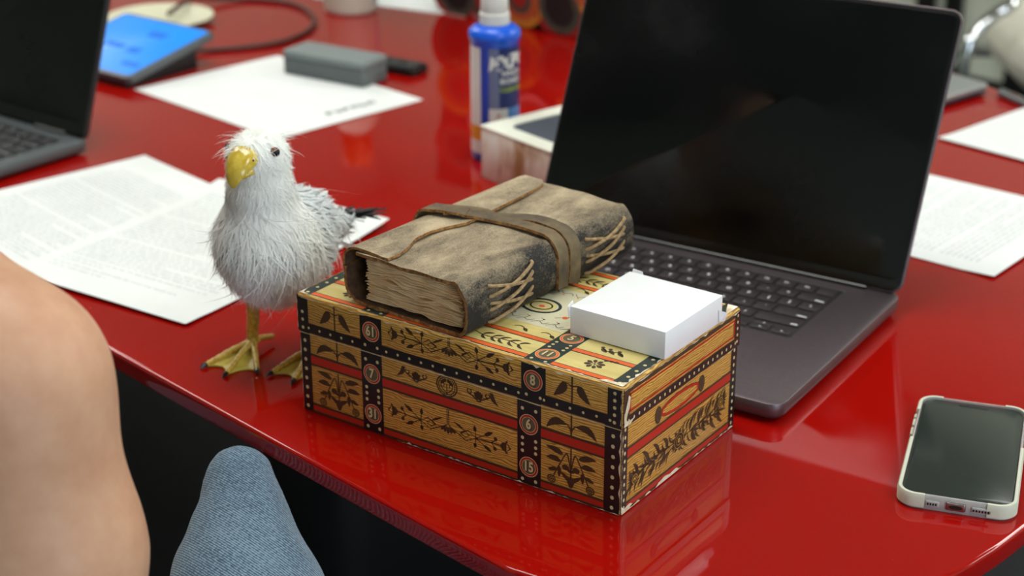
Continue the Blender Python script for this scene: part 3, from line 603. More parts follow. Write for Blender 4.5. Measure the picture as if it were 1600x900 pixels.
sheet(mb, st, .0024); mb.build('cover', [leather, edge_m, inside_m], book, smooth=60)
# flap: continues from the left fold over the top, with a wavy end
FE = [(0, .036), (.012, .037), (.024, .034), (.04, .027), (.058, .026), (.072, .03), (.085, .036), (.1, .037), (.12, .035), (.15, .033), (.18, .03), (.19, .027), (.197, .020)]
def flap_end(y):
    for (a, b), (c, d) in zip(FE, FE[1:]):
        if a <= y <= c: return b + (d - b) * (y - a) / (c - a)
    return .02
mb = MB(); st = []
for a in range(NS * 2):
    y = .001 + (BL - .002) * a / (NS * 2 - 1); xe = flap_end(y); row = []
    row += [(-.0075, y, .022), (-.0078, y, .027)]
    for k in range(1, 6): an = PI - PI / 2 * k / 6; row.append((.0045 + .0125 * math.cos(an), y, BH - .0105 + .0125 * math.sin(an)))
    for k in range(8): x = .005 + (xe - .005) * k / 7; row.append((x, y, BH + .0024 + .0004 * math.sin(x * 90 + y * 40) + (.0006 if k == 7 else 0) - (.0016 * math.exp(-((x - .04) / .02) ** 2) * math.exp(-y / .02))))
    st.append(row)
sheet(mb, st, .0020); mb.build('flap', [leather, edge_m, inside_m], book, smooth=60)
# pages
mb = MB(); NP = 44; rp = random.Random(5); x0, x1 = .0105, .1015; sig = None
for i in range(NP):
    if i % 5 == 0: sig = (rp.random() * 6, rp.random() * 6, .7 + .8 * rp.random())
    t = i / (NP - 1); z0 = .0034 + (BH - .0082) * t; yf = .0030 + rp.random() * .0030; xs = x0 + rp.random() * .0030; xe = x1 - rp.random() * .004; ph = sig[0] + .25 * rp.random(); rows = []
    am = .0008 * sig[2] * math.sin(PI * min(1, max(.12, t))) + .0002
    for yy in (yf, yf + .014, .10, BL - .004):
        amp = am * (1.0 if yy == yf else .6 if yy < .05 else .1)
        sag = -.0026 * math.exp(-((i - NP + 1) / 5) ** 2) * (1 if yy < .05 else 0)
        up = [(xs + (xe - xs) * k / 26, yy + (.0007 * math.sin(k * 1.1 + ph) if yy == yf else 0), z0 + .0006 + amp * (math.sin(9 * (k / 26) + ph) + .6 * math.sin(17 * (k / 26) + sig[1])) + sag * math.exp(-((k / 26 - .45) / .25) ** 2)) for k in range(27)]
        dn = [(p[0], p[1], p[2] - .00042 - .00016 * math.sin(k * .8 + ph)) for k, p in enumerate(up)][::-1]
        rows.append(up + dn)
    mb.rings(rows)
mb.box(x0 + .004, .012, .0030, x1 - .001, BL - .006, BH - .0045); mb.build('pages', page_m, book, smooth=40)
# wrap strap (two turns), as flat bands with thickness
def band(mb, path, wd, th, mi=0, me=1):
    P = [Vector(p[:3]) for p in path]; n = len(P); rings = []
    for i in range(n):
        t = (P[min(i + 1, n - 1)] - P[max(i - 1, 0)]).normalized(); q = Vector((0, 1, 0)); q = (q - t * q.dot(t)).normalized(); nn = Vector(t).cross(q).normalized() * -1
        rings.append([P[i] + q * wd / 2, P[i] - q * wd / 2, P[i] - q * wd / 2 + nn * -th, P[i] + q * wd / 2 + nn * -th])
    o = len(mb.v); mb.v += [tuple(p) for r in rings for p in r]
    for k in range(n - 1):
        for i in range(4):
            j = (i + 1) % 4; mb.f.append((o + k * 4 + i, o + k * 4 + j, o + (k + 1) * 4 + j, o + (k + 1) * 4 + i)); mb.m.append(me if i in (1, 3) else mi)
    mb.f += [(o + 3, o + 2, o + 1, o), tuple(o + (n - 1) * 4 + i for i in range(4))]; mb.m += [me, me]
def wrap(y0, y1, y2, lift, end):
    """path from the left fold over the top, round the spine to the bottom"""
    g = lift; pts = []
    pts += [(-.0105 - g, y0 - .002, .016), (-.0112 - g, y0 - .001, .026), (-.0065 - g * .7, y0, BH + .001), (.003, y0 + .001, BH + .0026 + g), (.03, y0 * .6 + y1 * .4, BH + .0028 + g), (.045, y0 * .5 + y1 * .5, BH + .0010 + g), (.07, y1, BH + .0008 + g), (.092, y1 + (y2 - y1) * .3, BH + .0006 + g)]
    for k in range(1, 6): a = PI / 2 - PI / 2 * k / 6; pts.append((BW - .0145 + (.0152 + g) * math.cos(a), y1 + (y2 - y1) * (.3 + .1 * k), BH - .0150 + (.0152 + g) * math.sin(a)))
    pts += [(BW + .0012 + g, y2, .018), (BW + .0008 + g, y2, .010)]
    if end: pts += [(BW + .0008 + g, y2 - .002, .0040)]
    return bez(pts, 4)
mb = MB(); band(mb, wrap(.094, .1235, .118, .0004, True), .0125, .0022)
pts = [(.012, .092, BH + .0030), (.02, .094, BH + .0040), (.034, .099, BH + .0034), (.05, .105, BH + .0018), (.07, .1085, BH + .0012), (.092, .108, BH + .0008)]
for k in range(1, 6): a = PI / 2 - PI / 2 * k / 6; pts.append((BW - .0145 + .0153 * math.cos(a), .108 - .0006 * k, BH - .0150 + 0.0153 * math.sin(a)))
pts += [(BW + .0012, .1045, .018), (BW + .0008, .1045, .010), (BW + .0006, .1045, .0045)]
band(mb, bez(pts, 4), .0115, .0022)
band(mb, bez([(-.0108, .085, .018), (-.0112, .086, .027), (-.006, .088, BH + .002), (.004, .09, BH + .0048), (.018, .093, BH + .0056), (.028, .097, BH + .0046)], 4), .014, .002)
mb.build('strap', [strap_m, edge_m], book, smooth=60)
mb = MB(); mb.rings([[(.024 + .009 * math.cos(a), .092 + .0045 * math.sin(a) + .003 * math.cos(a), BH + .0046 + dz) for a in [2 * PI * k / 16 for k in range(16)]] for dz in (0, .0006)]); mb.build('strap_slot', mat('dark_slot', (16, 12, 9), rough=.9), book)
# cords of the spine binding
for y0, y1 in ((.024, .072), (.136, .184)):
    mb = MB(); X = BW + .0006
    def cord(ya, za, yb, zb, b=.0016): mb.tube(bez([(X - .002, ya, za), (X + b * .4, ya + (yb - ya) * .08, za + (zb - za) * .08), (X + b + .001, (ya + yb) / 2, (za + zb) / 2 - .0006), (X + b * .4, yb - (yb - ya) * .08, zb - (zb - za) * .08), (X - .002, yb, zb)], 5), .00125, 7)
    for za, zb in ((.0235, .0345), (.0135, .0275), (.0045, .0165)): cord(y0, za, y1, zb, .003)
    for za, zb in ((.0315, .0215), (.0185, .0105)): cord(y0, za, y1, zb, .0012)
    mb.build('spine_cord', cord_m, book)

# ------------------------------------------------------------------ small white box on the trunk
card_m = mat('white_card', (236, 238, 240), rough=0.35); noise_mix(card_m, (234, 236, 238), (238, 240, 242), 30, lo=.3, hi=.7)
wb = thing('white_box', 'small flat plain white cardboard box on the right end of the trunk lid', 'box', tr(203, 52, TH + .0008), TRA - .012)
mb = MB(); slab(mb, 0, 0, .0755, .0765, .0006, 0, .0200, .0004); mb.build('box_body', card_m, wb)
for x, y, dx, z0, ya, yb in ((-.0003, .002, -1, .012, .0, .006), (.0758, .0745, 1, .0015, .0, .0035), (.012, .0768, 0, .015, 0, 0)):
    mb = MB()
    if dx: q = [(x, y - .003, z0), (x + dx * .001, y + yb, z0 - .001 * dx), (x + dx * .0028, y + yb, .0207 if dx < 0 else .007), (x, y - .004, .0203 if dx < 0 else .011)]; mb.rings([q, [(p[0] + dx * .0005, p[1], p[2]) for p in q]])
    else: q = [(0, y, z0), (.012, y, z0), (.009, y + .002, .0208), (.001, y + .0025, .0212)]; mb.rings([q, [(p[0], p[1] + .0004, p[2]) for p in q]])
    mb.build('tuck_flap', card_m, wb, smooth=None)

# ------------------------------------------------------------------ laptops
grey_alu = mat('space_grey_metal', (104, 92, 96), rough=0.42, metal=0.75); noise_mix(grey_alu, (100, 89, 93), (108, 96, 100), 400, 2, lo=.3, hi=.7)
key_m = mat('dark_key', (44, 36, 38), rough=0.5); legend_m = mat('key_legend', (240, 240, 238), rough=0.6)
well_m = mat('keyboard_well', (30, 25, 27), rough=0.6); screen_m = mat('glossy_black_screen', (5, 6, 7), rough=0.08, spec=0.4)
def _smudge(m, lo, hi, sc):
    n, l, b = nodes(m); tc = n.new('ShaderNodeTexCoord'); nz = n.new('ShaderNodeTexNoise'); nz.inputs['Scale'].default_value = sc; nz.inputs['Detail'].default_value = 5
    mr = n.new('ShaderNodeMapRange'); mr.inputs[1].default_value = .4; mr.inputs[2].default_value = .7; mr.inputs[3].default_value = lo; mr.inputs[4].default_value = hi
    l.new(tc.outputs['Object'], nz.inputs['Vector']); l.new(nz.outputs[0], mr.inputs[0]); l.new(mr.outputs[0], b.inputs['Roughness'])
_smudge(screen_m, .05, .36, 9)
bezel_m = mat('black_bezel', (10, 10, 11), rough=0.25); rubber = mat('black_rubber', (12, 12, 12), rough=0.8)
LROWS = [[('esc', 1.5)] + [('F%d' % i, 1) for i in range(1, 13)] + [('', 1)],
         [(c, 1) for c in '`1234567890-='] + [('delete', 1.5)],
         [('tab', 1.5)] + [(c, 1) for c in 'QWERTYUIOP[]\\'],
         [('caps lock', 1.75)] + [(c, 1) for c in "ASDFGHJKL;'"] + [('return', 1.75)],
         [('shift', 2.25)] + [(c, 1) for c in 'ZXCVBNM,./'] + [('shift', 2.25)],
         [('fn', 1), ('control', 1), ('option', 1), ('command', 1.25), ('', 5), ('command', 1.25), ('option', 1), ('left', 1), ('updown', 1), ('right', 1)]]
def keyboard(parent, x0, ytop, wd, ht, z, km, lm, gap=.0012, kh=.0011, legends=True, fs=.0052):
    """rows of keys; every key is a part of its own"""
    u = wd / 14.5; rh = ht / 6
    for ri, row in enumerate(LROWS):
        x = x0; y1 = ytop - ri * rh; y0 = y1 - rh
        for txt, kw in row:
            kx0, kx1 = x + gap, x + kw * u - gap; ky0, ky1 = y0 + gap, y1 - gap
            subs = [('', ky0, ky1)]
            if txt == 'updown': subs = [('\u25b2', (ky0 + ky1) / 2 + .0003, ky1), ('\u25bc', ky0, (ky0 + ky1) / 2 - .0003)]
            elif txt in ('left', 'right'): subs = [('\u25c0' if txt == 'left' else '\u25b6', ky0, (ky0 + ky1) / 2 + .001)]
            else: subs = [(txt, ky0, ky1)]
            for t, a, b in subs:
                mb = MB(); cx, cy = (kx0 + kx1) / 2, (a + b) / 2
                slab(mb, kx0 - cx, a - cy, kx1 - cx, b - cy, .0016, 0, kh, .0003, 0, 3)
                if legends and t:
                    if t in '\u25b2\u25bc\u25c0\u25b6':
                        an = {'\u25b2': PI / 2, '\u25bc': -PI / 2, '\u25c0': PI, '\u25b6': 0}[t]; mb.add([(.0012 * math.cos(an + 2 * PI * k / 3), .0012 * math.sin(an + 2 * PI * k / 3), kh + .00005) for k in range(3)], [(0, 1, 2)], 1)
                    else:
                        long = len(t) > 1; vs, fs_ = text_geo(t, (.0030 if t[0] == 'F' and len(t) < 4 else .0034) if long else fs, offset=.00012)
                        ox = oy = 0.0
                        if long and t[0] != 'F':
                            wv = max(v[0] for v in vs) if vs else 0
                            left = x < x0 + wd / 2; ox = (kx0 - cx + .0018 + wv) if left else (kx1 - cx - .0018 - wv); oy = -(b - a) / 2 + .0034
                        mb.add([(px + ox, py + oy, kh + .00005) for px, py in vs], fs_, 1)
                o = mb.build('key', [km, lm], parent, smooth=40, recalc=False); o.location = (cx, cy, z)
            x += kw * u
LW, LD, LT, LTH, LTI = .3557, .2481, .0165, -.5658, .4185
lap = thing('laptop', 'open dark grey laptop with a black screen, behind the trunk and white box', 'laptop', (.1942, 1.1111, 0), LTH)
mb = MB(); mb.rings([rrect(-LW, 0, 0, LD, .0125, i, z, 8) for i, z in ((.010, .0022), (.004, .0030), (.0012, .0055), (.0, .0090), (0, LT - .0006), (.0003, LT - .0002), (.0007, LT))])
base = mb.build('base', grey_alu, lap, smooth=50)
for x, y in ((-.03, .03), (-LW + .03, .03), (-.03, LD - .03), (-LW + .03, LD - .03)):
    mb = MB(); mb.lathe([(.0075, 0), (.009, .0012), (.009, .0026)], (x, y, 0), 20); mb.build('foot', rubber, lap)
kx0, kx1, ky0, ky1 = -LW + .0425, -.0445, .1165, .2255
mb = MB(); slab(mb, kx0 - .001, ky0 - .001, kx1 + .001, ky1 + .001, .003, LT, LT + .00015, .0001); mb.build('keyboard_well', well_m, lap)
mb = MB(); 
for q in ((kx0 - .0022, ky1 + .0012, kx1 + .0022, ky1 + .0028),): mb.box(q[0], q[1], LT, q[2], q[3], LT + .0002)
mb.build('keyboard_rim', mat('rim_highlight', (150, 146, 146), rough=.3, metal=.8), lap, smooth=None)
keyboard(lap, kx0, ky1, kx1 - kx0, ky1 - ky0, LT + .0002, key_m, legend_m)
mb = MB(); slab(mb, -LW / 2 - .08, .006, -LW / 2 + .08, .108, .004, LT, LT + .0001, .00005); mb.build('trackpad', mat('trackpad_grey', (98, 87, 91), rough=.36, metal=.75), lap)
def lid(parent, wd, hy, hz, L, tilt, th, m_out, m_bez, m_scr, rc, bez_in, chin=.008, xc=None):
    mb = MB(); slab(mb, -wd, 0, 0, L, rc, -th, 0, .0008, 0, 8)          # screen face at z=0, turned to the keys
    o = mb.build('lid', m_out, parent, smooth=50); o.location = (0, hy, hz); o.rotation_euler = (PI / 2 - tilt, 0, 0)
    mb = MB(); slab(mb, -wd + .0014, .0014, -.0014, L - .0014, rc - .0012, .0001, .0007, .0003, 0, 8); mb.build('bezel', m_bez, o)
    mb = MB(); slab(mb, -wd + bez_in, chin, -bez_in, L - bez_in, .006, .0008, .0010, .0001, 0, 6); mb.build('display', m_scr, o)
    return o
L_ = lid(lap, LW, LD - .006, LT + .001, .2415, LTI, .0042, grey_alu, bezel_m, screen_m, .011, .0045, .011)
mb = MB(); mb.tube([(-LW + .03, LD - .0045, LT - .001), (-.03, LD - .0045, LT - .001)], .0042, 14); mb.build('hinge', bezel_m, lap)

blk_lap = mat('black_laptop_plastic', (26, 27, 29), rough=0.45); blk_key = mat('black_key_cap', (30, 31, 33), rough=0.5); dull_leg = mat('dull_legend', (120, 122, 124), rough=.6); deck_m = mat('charcoal_deck', (92, 98, 100), rough=0.4, metal=0.4)
B2 = Vector((.61, .79, 0)).normalized()
lap2 = thing('laptop', 'black open laptop cut off by the left edge, its screen facing left', 'laptop', (-.4524 - .61 * .228, 1.7499 - .79 * .228, 0), math.atan2(-B2.x, B2.y))
mb = MB(); mb.rings([rrect(-.325, 0, 0, .228, .009, i, z, 6) for i, z in ((.006, .002), (.001, .0045), (0, .0075), (0, .0160), (.0008, .0168))]); mb.build('base', deck_m, lap2, smooth=50)
for x, y in ((-.02, .02), (-.305, .02), (-.02, .208), (-.305, .208)):
    mb = MB(); mb.lathe([(.006, 0), (.006, .0024)], (x, y, 0), 16); mb.build('foot', rubber, lap2)
keyboard(lap2, -.31, .205, .295, .105, .0169, blk_key, dull_leg, gap=.0014, kh=.0014, fs=.005)
mb = MB(); slab(mb, -.215, .010, -.11, .078, .003, .0168, .0170, .00005); mb.build('trackpad', blk_lap, lap2)
lid(lap2, .325, .222, .0175, .218, .33, .006, blk_lap, bezel_m, screen_m, .006, .008, .016)
mb = MB()
mb.tube([(-.03, .2235, .0150), (-.08, .2235, .0150)], .0055, 12); mb.build('hinge', blk_lap, lap2)
mb = MB(); mb.tube([(-.245, .2235, .0150), (-.295, .2235, .0150)], .0055, 12); mb.build('hinge', blk_lap, lap2)

# closed grey laptop behind the open one
silver = mat('silver_laptop_metal', (168, 172, 172), rough=0.35, metal=0.55); dark_edge = mat('dark_laptop_edge', (70, 66, 78), rough=.4, metal=.5)
cl = thing('closed_laptop', 'closed thin silver grey laptop behind the right side of the open laptop screen', 'laptop', (.5672, 1.9606, 0), math.atan2(.632, .775))
mb = MB(); mb.rings([rrect(-.30, 0, 0, .095, .010, i, z, 6) for i, z in ((.004, .0015), (0, .004), (0, .0075))]); mb.build('base', dark_edge, cl)
mb = MB(); mb.rings([rrect(-.30, 0, 0, .095, .010, i, z, 6) for i, z in ((0, .008), (0, .0128), (.0008, .0135))]); mb.build('lid', silver, cl)
for x in (-.03, -.27):
    mb = MB(); mb.box(x - .02, .008, 0, x + .02, .014, .002); mb.build('foot', rubber, cl, smooth=None)

# ------------------------------------------------------------------ sheets of paper
def paper(label, corner, ang, wd, ht, z0=.0004, curl=None, draw=None, group='printed sheets on the table', mir=1):
    t = curl or (lambda u, v: 0.0)
    nx, ny = 14, 18; mb = MB(); fz = lambda u, v: z0 + .0006 * (0.5 + 0.5 * math.sin(u * 23 + v * 17)) + t(u, v)
    th = .00018
    top = [[(wd * i / nx, ht * j / ny) for i in range(nx + 1)] for j in range(ny + 1)]
    vs = [(x, y, fz(x, y) + th) for r in top for x, y in r] + [(x, y, fz(x, y)) for r in top for x, y in r]; N = (nx + 1) * (ny + 1); fs = []
    for j in range(ny):
        for i in range(nx):
            a = j * (nx + 1) + i; q = (a, a + 1, a + nx + 2, a + nx + 1); fs.append(q); fs.append(tuple(N + k for k in q[::-1]))
    rim = [i for i in range(nx + 1)] + [j * (nx + 1) + nx for j in range(1, ny + 1)] + [ny * (nx + 1) + i for i in range(nx - 1, -1, -1)] + [j * (nx + 1) for j in range(ny - 1, 0, -1)]
    for k in range(len(rim)): a, b = rim[k], rim[(k + 1) % len(rim)]; fs.append((b, a, N + a, N + b))
    mb.add(vs, fs, 0)
    if draw:
        P = Paint(mb, lambda u, v, l: (u / 1000, v / 1000, fz(u / 1000, v / 1000) + th + l), .0001); draw(P)
    o = mb.build('paper_sheet', [paper_m, ink_grey, ink_dark, ink_blue], None, smooth=60, recalc=False); o.location = (corner[0], corner[1], 0); o.rotation_euler[2] = ang
    return tag(o, label, 'paper', group)
def lines(P, u0, u1, vs, seed=0, mi=1, h=1.7):
    """rows of small grey words, too small to read"""
    r = random.Random(seed)
    for v, full in vs:
        u = u0; end = u0 + (u1 - u0) * full
        while u < end:
            L = r.choice((4, 6, 7, 9, 11, 14)); L = min(L, end - u)
            if L > 2:
                n = max(2, int(L / 3.2))
                for k in range(n): P.rect(u + L * k / n, v, u + L * (k + .8) / n, v + h * r.choice((.8, 1, 1, 1.25)), mi, 1)
            u += L + 2.2
# page further left (text runs along its short side); top corner at (-.392, 1.743)
d1 = Vector((.667, -.745, 0)); r1 = Vector((-.745, -.667, 0))
paper('white printed sheet with a small dark blue heading, lying right of the black laptop', (-.392 + r1.x * .2794, 1.7428 + r1.y * .2794), math.atan2(d1.y, d1.x), .2159, .2794, .0004, None,
      lambda P: (lines(P, 22, 192, [(238 - 5.4 * k - (5 if k > 9 else 0) - (5 if k > 20 else 0), (1, .95, 1, .9, 1, .6)[k % 6]) for k in range(36)], 1), [P.rect(160 + k * 6, 214 + k % 2, 164.5 + k * 6, 221, 3, 3) for k in range(4)], P.rect(160, 217, 176, 221.5, 3, 3)))
a2 = Vector((.55, .835, 0)); l2 = Vector((-.835, .55, 0))
# page under the bird: origin at its left-near corner so that +x runs along the near edge to the right
paper('white printed sheet under the gull, its near corner pointing to the camera', (-.2701 + l2.x * .2159, 1.2941 + l2.y * .2159), math.atan2(-l2.y, -l2.x), .2159, .2794, .0016,
      lambda u, v: .0035 * math.exp(-((u - .2159) ** 2 + v * v) / .003) * 0 + .0012 * math.exp(-(v / .03) ** 2) + .006 * max(0, (v - .20) / .08) ** 2,
      lambda P: lines(P, 16, 196, [(34, .4), (41, .85), (50, .3), (56, .95)] + [(64 + 5.6 * k + (5 if k > 8 else 0) + (5 if k > 19 else 0), (1, .95, 1, .55, 1, .9)[k % 6]) for k in range(32)], 2))
# sheet under the eraser
b0 = Vector((-.2575, 1.7941, 0)); ab = .7779
def dB(P):        # heavy capitals, too blurred to read
    for k in range(6):
        u = 98 + k * 12.4
        P.rect(u, 29, u + 2.8, 39, 2, 2); P.rect(u, 36.4, u + 9, 39, 2, 2) if k % 3 != 1 else P.rect(u, 29, u + 9, 31.6, 2, 2)
        P.rect(u + 6.4, 29, u + 9, 39, 2, 2) if k % 2 else P.rect(u, 32.8, u + 8, 35.2, 2, 2)
paper('white sheet with a short bold heading, partly under the grey eraser', (b0.x, b0.y), ab, .2159, .2794, .0004, None, dB)
# sheets at the right side of the table
cc = Vector((.4239, 1.3916, 0)); ca = Vector((.646, .763, 0)).normalized()
paper('white printed sheet on the right, its lower edge beside the open laptop screen', (cc.x, cc.y), math.atan2(ca.y, ca.x), .2159, .2794, .0004, lambda u, v: .0018 * math.exp(-(v / .02) ** 2),
      lambda P: lines(P, 24, 200, [(28 + 5.8 * k + (5 if k > 6 else 0) + (5 if k > 15 else 0), (.95, 1, .8, 1, .6, .9, 1)[k % 7]) for k in range(34)], 6))
da = Vector((.675, -.738, 0)).normalized()
paper('blank white sheet at the right edge, beyond the printed one', (.4658, 1.7888), math.atan2(da.y, da.x), .2159, .2794, .0004, lambda u, v: .0015 * math.exp(-(v / .02) ** 2))
ea = Vector((.89, -.45, 0)).normalized()
paper('white sheet at the far side, between white bottle and patterned bag', (-.0975 - ea.x * .2159, 2.3654 - ea.y * .2159), math.atan2(ea.y, ea.x), .2159, .2794)

# ------------------------------------------------------------------ phone in its bumper case
sage = mat('sage_rubber', (198, 200, 182), rough=0.55); clear = mat('clear_plastic', (226, 226, 222), rough=0.12, trans=0.55); ph_metal = mat('phone_frame_metal', (150, 138, 138), rough=0.25, metal=0.9)
ph_glass = mat('phone_glass', (42, 48, 44), rough=0.2, spec=0.35); port = mat('dark_port', (8, 8, 8), rough=.6)  # screen glass: grey-green reflection of the room put into its base colour
ph = thing('smartphone', 'smartphone with a dark blank screen in a pale sage and clear bumper case', 'phone', (.2555, .9988, 0), -.3232)
PW, PL = .0775, .153
mb = MB(); slab(mb, .0028, .0028, PW - .0028, PL - .0028, .0105, .0018, .0096, .0012, 0, 8); mb.build('body', ph_metal, ph)
mb = MB(); slab(mb, .0034, .0034, PW - .0034, PL - .0034, .0100, .0093, .0098, .0002, 0, 8); mb.build('screen', ph_glass, ph)
mb = MB(); slab(mb, PW / 2 - .0105, PL - .0098, PW / 2 + .0105, PL - .0066, .0015, .00982, .00986, .00002, 0, 5); mb.build('camera_pill', port, ph)
def case_ring(mb, z0, z1, o, i, mi=0):
    A = lambda d, z: rrect(0, 0, PW, PL, .0125, d, z, 8)
    mb.rings([A(i, z0), A(o + .0008, z0), A(o, z0 + .0012), A(o, z1 - .0012), A(o + .0008, z1), A(i, z1), A(i, z0)], mi, False, False)
mb = MB(); case_ring(mb, 0, .0108, .0006, .0026); slab(mb, .001, .001, PW - .001, PL - .001, .0115, 0, .0016, .0004, 0, 8); mb.build('clear_case', clear, ph)
def arc_strip(y0, y1, side):
    x = 0 if side < 0 else PW; mb = MB(); d = -side
    prof = [(x + d * .0022, .0004), (x, .0018), (x, .0096), (x + d * .0008, .0110), (x + d * .0027, .0110), (x + d * .0027, .0004)]
    mb.rings([[(px, y, pz) for px, pz in prof] for y in (y0, y1)]); return mb
def corner_bumper(cx, cy, a0, ext_a, ext_b):
    """bumper wrapped round one corner"""
    r = .0128; mb = MB(); rings = []
    path = []
    path.append((ext_a[0], ext_a[1], ext_a[2])); 
    for k in range(9): a = a0 + PI / 2 * k / 8; path.append((cx + r * math.cos(a), cy + r * math.sin(a), a))
    path.append((ext_b[0], ext_b[1], ext_b[2]))
    for x, y, a in path:
        n = Vector((math.cos(a), math.sin(a), 0)); p = Vector((x, y, 0))
        rings.append([p + n * -.0022 + Vector((0, 0, .0003)), p + n * .0003 + Vector((0, 0, .0018)), p + n * .0003 + Vector((0, 0, .0094)), p + n * -.0006 + Vector((0, 0, .0112)), p + n * -.0026 + Vector((0, 0, .0112))])
    mb.rings(rings); return mb
R_C = .0125
corner_bumper(R_C, R_C, PI, (-.0003 + 0, .082, PI), (.0185, -.0003, 1.5 * PI)).build('bumper', sage, ph)
corner_bumper(PW - R_C, R_C, -PI / 2, (PW - .0185, -.0003, -PI / 2), (PW + .0003, .088, 0)).build('bumper', sage, ph)
corner_bumper(R_C, PL - R_C, PI / 2, (R_C + .004, PL + .0003, PI / 2), (-.0003, PL - .026, PI)).build('bumper', sage, ph)
corner_bumper(PW - R_C, PL - R_C, 0, (PW + .0003, PL - .03, 0), (PW - R_C - .004, PL + .0003, PI / 2)).build('bumper', sage, ph)
for y in (.092, .106, .119):
    mb = MB(); slab(mb, -.0012, y, .0012, y + (.011 if y < .115 else .006), .0008, .0036, .0080, .0004); mb.build('side_button', sage, ph)
for xa, xb in ((.0195, .0285), (.049, .0625)):
    mb = MB(); slab(mb, xa, -.0006, xb, .0022, .001, .0034, .0074, .0008); mb.build('speaker_slot', clear, ph)
    o = MB(); n = 4 if xa < .03 else 6
    for k in range(n): o.box(xa + .001 + k * (xb - xa - .002) / n, -.0009, .0046, xa + .001 + (k + .6) * (xb - xa - .002) / n, -.0005, .0062)
    o.build('speaker_holes', port, ph, smooth=None)
mb = MB(); slab(mb, .0325, -.0007, .0455, .0022, .0015, .0026, .0084, .0006); mb.build('port_surround', ph_metal, ph)
mb = MB(); mb.rings([[(.039 + .0046 * math.cos(a), y, .0055 + .0014 * math.sin(a)) for a in [2 * PI * k / 16 for k in range(16)]] for y in (-.0010, -.0004)]); mb.build('charging_port', port, ph)

# ------------------------------------------------------------------ whiteboard eraser, remote, tablet, plate, cable
felt = mat('grey_felt', (98, 104, 104), rough=0.95); noise_mix(felt, (86, 92, 92), (112, 118, 118), 300, 3, lo=.3, hi=.7, bump=.4); felt_top = mat('grey_eraser_back', (124, 132, 132), rough=.6); felt_dark = mat('dark_felt', (56, 52, 56), rough=.95)
er = thing('whiteboard_eraser', 'grey felt whiteboard eraser block standing on the sheet with bold heading', 'eraser', (-.282, 2.058, .0016), -.57)
mb = MB(); slab(mb, 0, 0, .124, .050, .004, 0, .021, .001); mb.build('felt_pad', felt, er)
mb = MB(); slab(mb, -.001, -.001, .125, .051, .006, .021, .0305, .003); mb.build('back', felt_top, er)
rm = thing('remote_control', 'small flat black remote beside the grey eraser', 'remote', (-.226, 2.108, 0), -.57)
plastic_blk = mat('black_plastic', (20, 21, 22), rough=0.4); plastic_grey = mat('charcoal_plastic', (58, 60, 60), rough=.5)
mb = MB(); slab(mb, 0, 0, .125, .036, .006, 0, .010, .002); mb.build('casing', plastic_blk, rm)
mb = MB(); slab(mb, .004, .004, .121, .032, .004, .010, .0118, .0008); mb.build('faceplate', plastic_grey, rm)
for k in range(4):
    mb = MB(); slab(mb, .018 + k * .024, .012, .030 + k * .024, .024, .003, .0118, .0128, .0004); mb.build('button', plastic_blk, rm)
tabM = mat('tablet_grey', (84, 88, 90), rough=0.45); blue_s = mat('lit_blue_screen', (20, 110, 210), rough=0.3, spec=.2, emit=(46, 146, 228), emit_s=0.62); blue_d = mat('screen_darker_blue', (20, 90, 190), rough=.15, emit=(28, 116, 205), emit_s=.6)
# low edge runs to the upper left, the plate climbs to the back right
TX = Vector((.79, -.61, 0)).normalized()
tw, tl, tilt = .17, .148, math.radians(11)
tcn = Vector((-.457, 1.990, 0)) - TX * tw
tab = thing('tablet_controller', 'tilted tablet with lit blue screen on a dark wedge stand, behind the black laptop', 'tablet', (tcn.x, tcn.y, 0), math.atan2(TX.y, TX.x))
mb = MB(); mb.rings([[(x, .004, 0), (x, tl * .80, 0), (x, tl * .80, .004 + tl * .80 * math.tan(tilt)), (x, .004, .005)] for x in (.012, tw - .012)]); mb.build('wedge_stand', plastic_blk, tab, smooth=None)
def tilted(o): o.rotation_euler[0] = tilt; o.location = (0, 0, .0055); return o
mb = MB(); slab(mb, 0, 0, tw, tl, .010, 0, .010, .0025); tilted(mb.build('tablet_body', tabM, tab))
mb = MB(); slab(mb, .006, .006, tw - .006, tl - .006, .005, .0101, .0104, .0001); sc = tilted(mb.build('screen', blue_s, tab))
mb = MB()
for x, y, a, b in ((.09, .10, .030, .016), (.055, .06, .034, .012), (.10, .055, .022, .014), (.125, .025, .03, .01)): mb.box(x, y, .0105, x + a, y + b, .01055)
mb.build('screen_icons', blue_d, sc, smooth=None)
cream = mat('cream_ceramic', (226, 224, 196), rough=0.35)
pl = thing('plate', 'round cream white plate lying behind the blue tablet', 'plate', (-.483, 2.318, 0))
mb = MB(); mb.lathe([(.045, 0), (.048, .002), (.066, .0075), (.073, .010), (.0735, .0112), (.072, .0116), (.062, .0085), (.046, .0045), (0, .004)], (0, 0, 0), 40); mb.build('rim', cream, pl, smooth=50)
mb = MB(); mb.lathe([(.044, .0046), (.044, .0050), (0, .0052)], (0, 0, 0), 40); mb.build('well', cream, pl)
cab = mat('brown_cable', (74, 42, 36), rough=0.5)
mb = MB(); mb.tube(bez([(-.468, 2.305, .0165), (-.462, 2.35, .0165), (-.452, 2.396, .0160), (-.425, 2.430, .008), (-.385, 2.443, .0036), (-.345, 2.436, .0036), (-.309, 2.412, .0036), (-.283, 2.365, .0036), (-.269, 2.302, .0036), (-.278, 2.245, .0036), (-.304, 2.200, .0036), (-.345, 2.176, .0036), (-.386, 2.163, .0036), (-.4105, 2.155, .006)], 8), .0034, 10)
tag(mb.build('cable', cab), 'dark brown cable looping from the plate round to the blue tablet', 'cable')

